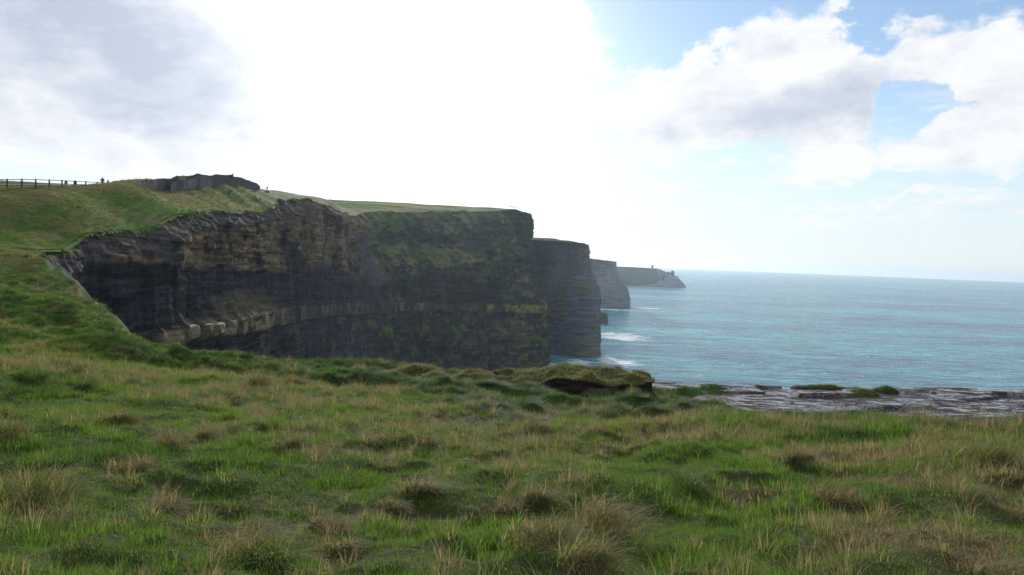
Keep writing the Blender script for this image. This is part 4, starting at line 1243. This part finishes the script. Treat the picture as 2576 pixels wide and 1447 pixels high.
M_BOULD = simple('pale_boulder', (0.23, 0.19, 0.17), 0.85, 0.3, 4.0, bump=0.3)
p = at(1112, 944, 41.8)
o = link('boulder', rock_box('boulder', 77, M_BOULD, 0.16, 5)); o.location = (p[0], p[1], ground(p[0], p[1])[0] + 0.16); o.scale = (1.05, 0.6, 0.5); o.rotation_euler = (0.05, -0.06, 0.15)
tag(o, 'pale pinkish boulder lying between two peat banks', 'boulder')

# ------------------------------------------------------------------ fence on the hill
M_WOOD = simple('weathered_timber', (0.055, 0.038, 0.032), 0.9, 0.35, 20.0)
def boxmesh(name, sx, sy, sz, mat, bev=0.012):
    """box with chamfered upright edges, standing on z = 0"""
    x, y = sx / 2, sy / 2; b = bev
    ring = [(-x + b, -y), (x - b, -y), (x, -y + b), (x, y - b), (x - b, y), (-x + b, y), (-x, y - b), (-x, -y + b)]
    V = [(q[0], q[1], 0) for q in ring] + [(q[0], q[1], sz - b) for q in ring] + [(q[0] * 0.85, q[1] * 0.85, sz) for q in ring]
    Fq = []
    for lv in range(2):
        for i in range(8):
            j = (i + 1) % 8
            Fq.append((lv * 8 + i, lv * 8 + j, lv * 8 + 8 + j, lv * 8 + 8 + i))
    V.append((0, 0, sz))
    for i in range(0, 8, 2):
        Fq.append((16 + i, 16 + (i + 1) % 8, 16 + (i + 2) % 8, 24))
    me = mesh_from(name, V, np.array(Fq), smooth=False)
    me.materials.append(mat)
    return me

def between(o, a, b):
    """lay a unit-long box (along z) from a to b"""
    a = Vector(a); b = Vector(b); d = b - a
    o.location = a
    o.rotation_euler = d.to_track_quat('Z', 'X').to_euler()
    o.scale = (1, 1, d.length)

posts = [(-52, 449, 106), (-18, 449.5, 107), (18, 450, 108), (55, 450, 110), (90, 450.5, 112.5), (124, 451.5, 115), (156, 453, 118), (187, 454.5, 121), (216, 456, 124.5), (245, 457.5, 128), (272, 460.5, 131), (300, 462.5, 134)]
tops = [at(*q) for q in posts]
fence = empty('wooden_fence', tuple(tops[5] - np.array((0, 0, 1.3))))
tag(fence, 'dark three rail wooden fence along the top of the hill', 'fence')
bpy.context.view_layer.update()
pm = boxmesh('post', 0.17, 0.17, 1.0, M_WOOD)
rm = boxmesh('rail', 0.11, 0.06, 1.0, M_WOOD, 0.004)
base = Vector(fence.location)
for k, tp in enumerate(tops):
    g = ground(tp[0], tp[1])[0]
    hh = max(1.35, tp[2] - g + 0.3)
    o = link('post', pm, None, fence); o.location = Vector((tp[0], tp[1], tp[2] - hh)) - base; o.scale = (1, 1, hh)
    if k:
        for dz in (-0.12, -0.66, -1.10):
            o = link('rail', rm, None, fence)
            between(o, Vector(tops[k - 1]) + Vector((0, 0, dz)) - base, Vector(tp) + Vector((0, 0, dz)) - base)

# ------------------------------------------------------------------ flagstone walls on the mound
M_FLAG = [simple('flagstone_grey', (0.058, 0.053, 0.052), 0.85, 0.55, 3.0), simple('flagstone_brown', (0.062, 0.050, 0.042), 0.85, 0.4, 3.0), simple('flagstone_pale', (0.10, 0.093, 0.092), 0.85, 0.35, 3.0)]
def flag_wall(name, top, basep, Yc, wid, label, pal, seed, thick=0.10):
    g = np.random.RandomState(seed)
    tx = [q[0] for q in top]; ty = [q[1] for q in top]
    bx = [q[0] for q in basep]; by = [q[1] for q in basep]
    x0, x1 = tx[0], tx[-1]
    root = None
    x = x0
    while x < x1 - 0.5:
        Ya = float(np.interp(x, [c[0] for c in Yc], [c[1] for c in Yc]))
        xn = min(x1, x + g.uniform(0.8, 1.2) * wid * FPX / Ya)
        Yb = float(np.interp(xn, [c[0] for c in Yc], [c[1] for c in Yc]))
        jit = g.uniform(-0.9, 0.9)
        A0 = at(x, np.interp(x, tx, ty) + jit, Ya); B0 = at(xn, np.interp(xn, tx, ty) + jit, Yb)
        A1 = at(x, np.interp(x, bx, by) + 7, Ya); B1 = at(xn, np.interp(xn, bx, by) + 7, Yb)
        A1[:2] = A0[:2]; B1[:2] = B0[:2]
        if root is None:
            root = empty(name, tuple(A1)); tag(root, label, 'wall'); org = np.array(A1)
        d = B0[:2] - A0[:2]; d /= np.linalg.norm(d) + 1e-9
        nn = np.array((d[1], -d[0], 0)) * (thick / 2); sh = nn * g.uniform(-0.9, 0.9)
        gap = np.array((d[0], d[1], 0)) * 0.02
        quad = [A1 + gap, B1 - gap, B0 - gap, A0 + gap]
        V = [c + nn + sh - org for c in quad] + [c - nn + sh - org for c in quad]
        Fq = [(0, 1, 2, 3), (7, 6, 5, 4), (0, 4, 5, 1), (1, 5, 6, 2), (2, 6, 7, 3), (3, 7, 4, 0)]
        me = mesh_from('flagstone', np.array(V), np.array(Fq), smooth=False)
        link('flagstone', me, M_FLAG[pal[g.randint(len(pal))]], root)
        x = xn
    return root

flag_wall('flagstone_wall', [(330, 464.5), (381.7, 457), (382, 454.9), (403.4, 447.9), (425.7, 451.1), (450.5, 440.7), (475.9, 444.7), (495, 436.7), (530.7, 442.8), (544.6, 437.7), (571.4, 441.3), (586.6, 443.5), (609.5, 447.9), (652.8, 463.9), (654.5, 468)],
          [(330, 469), (356, 470), (404, 477), (437, 480), (464, 472), (505, 466), (544, 460), (585, 463), (653, 474)],
          [(330, 136), (380, 148), (450, 166), (545, 198), (590, 216), (655, 243)], 1.05, 'long zigzag topped wall of upright flagstones climbing the mound', [0, 1, 1, 0], 5)
flag_wall('flagstone_wall', [(428.9, 461.3), (455.6, 450.2), (472.8, 453), (504, 443.5), (525.6, 445.4), (533, 450)],
          [(428, 481), (464, 470), (505, 465), (533, 462)], [(428, 157), (472, 168), (533, 188)], 1.0, 'shorter pale flagstone wall in front of the zigzag wall', [2, 0, 2], 6)
# lookout slab on the wall
p = at(579, 441, 211)
look = empty('stone_lookout', tuple(p)); tag(look, 'stone block with a pointed end rising above the wall top', 'stone block')
me = mesh_from('stone_block', np.array([(-0.85, -0.5, -0.8), (0.8, -0.5, -0.8), (0.8, 0.5, -0.8), (-0.85, 0.5, -0.8), (-0.7, -0.4, 0.05), (0.8, -0.4, 0.15), (0.8, 0.4, 0.15), (-0.7, 0.4, 0.05)]), np.array([(0, 3, 2, 1), (4, 5, 6, 7), (0, 1, 5, 4), (1, 2, 6, 5), (2, 3, 7, 6), (3, 0, 4, 7)]), smooth=False)
link('stone_block', me, M_FLAG[1], look)
me = mesh_from('pointed_stone', np.array([(0.35, -0.15, 0), (0.92, -0.15, -1.5), (0.92, 0.15, -1.5), (0.35, 0.15, 0), (0.86, -0.1, 0.62), (0.95, -0.1, 0.66), (0.95, 0.1, 0.66), (0.86, 0.1, 0.62)]), np.array([(0, 1, 5, 4), (3, 7, 6, 2), (0, 4, 7, 3), (1, 2, 6, 5), (4, 5, 6, 7), (0, 3, 2, 1)]), smooth=False)
link('pointed_stone', me, M_FLAG[0], look)

# ------------------------------------------------------------------ people
SKIN = simple('skin', (0.40, 0.26, 0.19), 0.6, 0.1); HAIR = simple('dark_hair', (0.03, 0.022, 0.018), 0.7, 0.2)
CLOTH = {k: simple('cloth_' + k, c, 0.9, 0.2, 9.0) for k, c in dict(navy=(0.02, 0.025, 0.05), black=(0.014, 0.014, 0.016), grey=(0.09, 0.095, 0.11), brown=(0.07, 0.045, 0.03), red=(0.28, 0.03, 0.02), white=(0.55, 0.55, 0.53), jeans=(0.03, 0.045, 0.085), khaki=(0.12, 0.10, 0.07), green=(0.04, 0.07, 0.04)).items()}
def body(pose):
    """one continuous figure grown round a skeleton; returns an evaluated mesh about 1.74 m tall"""
    J = {}
    def s(n, p, r): J[n] = (p, r)
    sit = pose == 'sit'
    hz = 0.42 if sit else 0.92
    s('pelvis', (0, 0, hz), (0.15, 0.11)); s('belly', (0, 0.0, hz + 0.16), (0.15, 0.11)); s('chest', (0, -0.01, hz + 0.36), (0.18, 0.12)); s('neckbase', (0, 0, hz + 0.52), (0.10, 0.085))
    s('neck', (0, -0.005, hz + 0.58), (0.055, 0.055)); s('head', (0, -0.02, hz + 0.70), (0.085, 0.10)); s('crown', (0, -0.015, hz + 0.80), (0.06, 0.075))
    E = [('pelvis', 'belly'), ('belly', 'chest'), ('chest', 'neckbase'), ('neckbase', 'neck'), ('neck', 'head'), ('head', 'crown')]
    for sg, sd in ((-1, 'l'), (1, 'r')):
        s('sh' + sd, (sg * 0.19, 0, hz + 0.47), (0.068, 0.068))
        if pose == 'hold':
            s('el' + sd, (sg * 0.25, -0.04, hz + 0.22), (0.05, 0.05)); s('wr' + sd, (sg * 0.12, -0.24, hz + 0.38), (0.036, 0.036)); s('ha' + sd, (sg * 0.06, -0.29, hz + 0.46), (0.035, 0.03))
        elif sit:
            s('el' + sd, (sg * 0.26, -0.08, hz + 0.22), (0.05, 0.05)); s('wr' + sd, (sg * 0.18, -0.30, hz + 0.16), (0.036, 0.036)); s('ha' + sd, (sg * 0.14, -0.38, hz + 0.15), (0.035, 0.03))
        else:
            s('el' + sd, (sg * 0.25, 0.03, hz + 0.20), (0.05, 0.05)); s('wr' + sd, (sg * 0.25, -0.04, hz - 0.04), (0.036, 0.036)); s('ha' + sd, (sg * 0.24, -0.07, hz - 0.14), (0.04, 0.028))
        E += [('neckbase', 'sh' + sd), ('sh' + sd, 'el' + sd), ('el' + sd, 'wr' + sd), ('wr' + sd, 'ha' + sd)]
        if sit:
            s('hip' + sd, (sg * 0.10, -0.06, hz - 0.02), (0.10, 0.10)); s('kn' + sd, (sg * 0.13, -0.46, hz + 0.04), (0.068, 0.068)); s('an' + sd, (sg * 0.13, -0.50, 0.09), (0.045, 0.045)); s('to' + sd, (sg * 0.14, -0.68, 0.04), (0.045, 0.04))
        else:
            fw = -0.14 * sg if pose == 'walk' else 0.0
            s('hip' + sd, (sg * 0.095, 0, hz - 0.06), (0.10, 0.10)); s('kn' + sd, (sg * 0.11, fw - 0.02, 0.49), (0.066, 0.066)); s('an' + sd, (sg * 0.115, fw * 1.6 + 0.03, 0.09), (0.045, 0.045)); s('to' + sd, (sg * 0.13, fw * 1.6 - 0.14, 0.04), (0.045, 0.04))
        E += [('pelvis', 'hip' + sd), ('hip' + sd, 'kn' + sd), ('kn' + sd, 'an' + sd), ('an' + sd, 'to' + sd)]
    names = list(J); ix = {n_: i for i, n_ in enumerate(names)}
    me = bpy.data.meshes.new('figure')
    me.from_pydata([J[n_][0] for n_ in names], [(ix[a], ix[b]) for a, b in E], [])
    ob = bpy.data.objects.new('figure', me); COL.objects.link(ob)
    sk = ob.modifiers.new('skin', 'SKIN')
    if not me.skin_vertices:
        me.skin_vertices.new()
    for i, n_ in enumerate(names):
        me.skin_vertices[0].data[i].radius = J[n_][1]
    me.skin_vertices[0].data[ix['pelvis']].use_root = True
    sub = ob.modifiers.new('sub', 'SUBSURF'); sub.levels = 1; sub.render_levels = 1
    dg = bpy.context.evaluated_depsgraph_get()
    out = bpy.data.meshes.new_from_object(ob.evaluated_get(dg))
    bpy.data.objects.remove(ob)
    return out, hz
FIG = {k: body(k) for k in ('stand', 'hold', 'walk', 'sit')}
def person(x, foot_y, Y0, pose, top, legs, label, group=None, face=0.0, h=1.74, snap=False):
    src, hz = FIG[pose]
    me = src.copy(); me.name = 'person'
    for mt in (CLOTH[top], CLOTH[legs], SKIN, HAIR):
        me.materials.append(mt)
    for pl in me.polygons:
        c = pl.center
        if c.z > hz + 0.72 or (c.z > hz + 0.60 and c.y > 0.03):
            pl.material_index = 3
        elif c.z > hz + 0.56:
            pl.material_index = 2
        elif (pose == 'sit' and c.y < -0.12 and c.z < hz + 0.12) or c.z < hz - 0.02:
            pl.material_index = 1 if abs(c.x) < 0.2 or pose == 'sit' else (2 if c.z < hz - 0.06 else 0)
        else:
            pl.material_index = 0
        pl.use_smooth = True
    o = link('person', me)
    p = at(x, foot_y, Y0)
    o.location = p; o.rotation_euler = (0, 0, face); k = h / 1.74; o.scale = (k * 1.3, k * 1.3, k)
    tag(o, label, 'person', group)
    return o

g1 = 'people walking behind the fence'
person(166, 472, 160, 'walk', 'navy', 'khaki', 'person in a dark puffy jacket with pale legs, left of two by the fence posts', g1, 1.2)
person(190, 472, 160, 'walk', 'grey', 'black', 'person in grey beside a fence post, right of the two walking together', g1, 1.4)
person(257.6, 469, 135, 'stand', 'navy', 'jeans', 'person in navy near the right end of the fence', g1, 1.0, h=1.80)
person(271.5, 473.5, 137, 'walk', 'black', 'black', 'person half hidden by the slope at the right end of the fence', g1, 1.7)
g2 = 'people on the steps left of the wall'
person(358, 470.0, 150, 'stand', 'black', 'jeans', 'leftmost person of four on the steps before the zigzag wall', g2, 2.0)
person(366.5, 470.0, 151, 'hold', 'navy', 'black', 'person holding up a camera, second of four before the zigzag wall', g2, 1.6)
person(372.5, 471.5, 152, 'stand', 'brown', 'jeans', 'shorter person, third of four before the zigzag wall', g2, 1.2, h=1.5)
person(380, 470, 153, 'stand', 'black', 'jeans', 'person nearest the zigzag wall, last of four on the steps', g2, 1.0)
person(462, 465.5, 169.5, 'stand', 'white', 'jeans', 'person in a white jacket looking over the front wall', None, 0.2)
person(486, 456, 178, 'stand', 'brown', 'jeans', 'person in brown behind the front wall', None, 0.4)
person(598, 457, 222, 'stand', 'brown', 'black', 'left of two people looking over the right end of the wall', None, 0.3)
person(606, 459, 226, 'hold', 'black', 'jeans', 'right of two people looking over the right end of the wall', None, -0.6)
person(672, 480.5, 252, 'hold', 'khaki', 'khaki', 'lone person standing on rocks right of the wall against the sky', None, 0.5)
person(831, 507, 397, 'stand', 'black', 'jeans', 'person crouching low on the grassy skyline left of the plain', None, 0.9, h=1.5)
person(841, 508.5, 403, 'sit', 'navy', 'black', 'person sitting on the grassy skyline beside another', None, -0.6)
g3 = 'walkers in a line at the start of the plain'
for k, x in enumerate((879.8, 889.7, 898.6, 906.4, 919.3)):
    person(x, 518.2, 610 + 6 * k, 'walk', ['black', 'navy', 'brown', 'grey', 'black'][k], 'jeans', 'tiny walker, one of five in a line where the mound meets the plain', g3, 1.5)
g4 = 'crowd at the tip of the nearest headland'
rng = np.random.RandomState(8)
for k in range(11):
    person(1281 + 1.75 * k + rng.uniform(-.5, .5), 521.5 + 0.28 * k + rng.uniform(-.4, .4), 684 + rng.uniform(-4, 4), ['stand', 'hold', 'walk'][k % 3], ['black', 'navy', 'brown', 'grey', 'red', 'green'][k % 6], ['jeans', 'black'][k % 2], 'tiny person in the crowd gathered at the tip of the nearest headland', g4, rng.uniform(0, 6), h=rng.uniform(1.6, 1.95))
person(1268.5, 520.5, 680, 'stand', 'grey', 'black', 'tiny lone person just left of the crowd on the headland', None, 0.5, h=1.85)
person(1203, 528.5, 645, 'walk', 'black', 'black', 'tiny walker in black on the path along the plain edge', None, 1.5, h=1.85)
person(1146, 527.0, 625, 'walk', 'red', 'jeans', 'tiny walker in a red jacket on the plain edge', None, 1.5, h=1.85)
# stones the lone person stands on
for k in range(5):
    p = at(667 + 2.2 * k, 482.5 + (k % 2), 252)
    o = link('rock', BLK[2][k % 3]); o.location = p; o.scale = (0.45, 0.4, 0.5); o.rotation_euler = (0.2 * k, 0.3, k)
    tag(o, 'small grey rock at the feet of the lone person on the skyline', 'rock', 'rocks under the lone person')

# ------------------------------------------------------------------ far landmarks
M_TOWER = simple('tower_stone', (0.10, 0.095, 0.09), 0.9, 0.3, 0.5)
p = at(1641, 674.5, 3560)
tw = empty('watch_tower', tuple(p)); tag(tw, 'small square stone watch tower on the farthest headland', 'tower')
link('tower_wall', boxmesh('tower_wall', 9.0, 9.0, 15.0, M_TOWER, 0.2), None, tw)
for (dx, dy) in ((-3.4, -3.4), (0, -3.4), (3.4, -3.4), (-3.4, 3.4), (3.4, 3.4)):
    o = link('battlement', boxmesh('battlement', 2.0, 2.0, 1.8, M_TOWER, 0.1), None, tw); o.location = (dx, dy, 14.8)
o = link('doorway', boxmesh('doorway', 1.6, 0.3, 2.6, CLOTH['black'], 0.05), None, tw); o.location = (0, -4.6, 0.5)

def lump(name, x, y, Y0, sx, sy, sz, seed, label, cat, n=40, colr=(0.07, 0.065, 0.06), group=None):
    ph = np.linspace(0, 2 * np.pi, n + 1)[:-1]; la = np.linspace(-0.5, np.pi / 2, n // 2)
    V = np.stack([np.cos(la)[None, :] * np.cos(ph)[:, None], np.cos(la)[None, :] * np.sin(ph)[:, None], np.sin(la)[None, :] + 0 * ph[:, None]], -1)
    k = 0.75 + 0.5 * fb(V[..., 0] * 2.2 + 7 + V[..., 2], V[..., 1] * 2.2 + V[..., 2] * 2.5 + 5, seed, 4)
    V = np.sign(V) * np.abs(V) ** 0.75 * k[..., None] * np.array((sx, sy, sz))
    nv = len(la); i0 = np.arange(n)[:, None]; i1 = (i0 + 1) % n; jj = np.arange(nv - 1)[None, :]
    me = mesh_from(name, V.reshape(-1, 3), np.stack([i0 * nv + jj, i1 * nv + jj, i1 * nv + jj + 1, i0 * nv + jj + 1], -1).reshape(-1, 4))
    setcol(me, np.broadcast_to(np.array(colr), (n * nv, 3)))
    o = link(name, me, M_FAR)
    o.location = at(x, y, Y0)
    tag(o, label, cat, group)
    return o
lump('rock_stack', 1691.5, 690, 3510, 9, 8, 17, 51, 'largest rounded rock stack near the end of the farthest headland', 'rock stack')
lump('rock_stack', 1681.5, 688, 3515, 8, 8, 8, 52, 'lower rock stack beside the largest one on the farthest headland', 'rock stack')
lump('rock_stack', 1705, 697, 3505, 3, 3, 5, 53, 'small rock pinnacle on the sloping tip of the farthest headland', 'rock stack')
lump('sea_rock', 1517, 823, 1310, 8, 14, 30, 54, 'dark rock spur in the surf behind the second headland', 'rock')

# ------------------------------------------------------------------ gulls before the cliffs
M_GULL = simple('white_feathers', (0.75, 0.75, 0.74), 0.7, 0.08)
def gull_mesh():
    V = []; Fq = []
    rings = [(-0.24, 0.012, 0.01), (-0.12, 0.05, 0.04), (0.02, 0.07, 0.06), (0.14, 0.05, 0.05), (0.20, 0.035, 0.04), (0.26, 0.03, 0.032), (0.31, 0.006, 0.006)]
    for (y, a, b) in rings:
        for i in range(8):
            w = i * math.pi / 4
            V.append((a * math.cos(w), y, b * math.sin(w)))
    for r_ in range(len(rings) - 1):
        for i in range(8):
            j = (i + 1) % 8
            Fq.append((r_ * 8 + i, r_ * 8 + j, r_ * 8 + 8 + j, r_ * 8 + 8 + i))
    for s in (-1, 1):
        st_ = [(0.04, -0.02, 0.14, 0.02), (0.25, 0.00, 0.15, 0.09), (0.45, -0.04, 0.10, 0.10), (0.68, -0.16, -0.12, 0.05)]
        b0 = len(V)
        for (x, y0, y1, z) in st_:
            V += [(s * x, y0, z), (s * x, y1, z + 0.012), (s * x, y0, z - 0.008), (s * x, y1, z)]
        for k in range(3):
            q = b0 + 4 * k
            Fq += [(q, q + 1, q + 5, q + 4), (q + 2, q + 6, q + 7, q + 3), (q, q + 4, q + 6, q + 2), (q + 1, q + 3, q + 7, q + 5)]
    me = mesh_from('gull', np.array(V), np.array(Fq))
    me.materials.append(M_GULL)
    return me
GM = gull_mesh()
rng = np.random.RandomState(21)
GL = [(1338, 712), (1350, 725), (1360, 700), (1372, 748), (1330, 690), (1322, 735), (1293, 650), (1280, 752), (1240, 820), (1190, 815), (1120, 838), (1085, 790), (1300, 812), (1330, 838), (1352, 868), (1260, 845), (955, 842), (1000, 846), (1010, 852), (1160, 870), (1380, 818), (1384, 772), (1398, 766), (1408, 868), (1480, 700)]
for k, (x, y) in enumerate(GL):
    o = link('gull', GM)
    o.location = at(x, y, float(np.interp(x, [900, 1100, 1300, 1400, 1500], [390, 500, 600, 640, 700])))
    o.rotation_euler = (rng.uniform(-.3, .3), rng.uniform(-.6, .6), rng.uniform(0, 6.28)); o.scale = (1.5,) * 3
    tag(o, 'tiny white gull gliding before the dark cliff', 'gull', 'gulls before the cliffs')
# ------------------------------------------------------------------ haze
m_haze, T = new_mat('sea_haze')
o = T.new('ShaderNodeOutputMaterial'); v = T.new('ShaderNodeVolumePrincipled')
v.inputs['Color'].default_value = (0.66, 0.82, 1.0, 1)
v.inputs['Density'].default_value = 0.000055
v.inputs['Anisotropy'].default_value = 0.5
m_haze.node_tree.links.new(v.outputs[0], o.inputs['Volume'])
hx = 20500.0
hv = np.array([(x, y, z) for x in (-hx, hx) for y in (-hx, hx) for z in (-6.0, 190.0)])
hf = np.array([(0, 1, 3, 2), (4, 6, 7, 5), (0, 4, 5, 1), (2, 3, 7, 6), (0, 2, 6, 4), (1, 5, 7, 3)])
me = mesh_from('haze', hv, hf, smooth=False)
tag(link('haze', me, m_haze), 'thin bright sea haze in the air over the whole coast', kind='stuff')
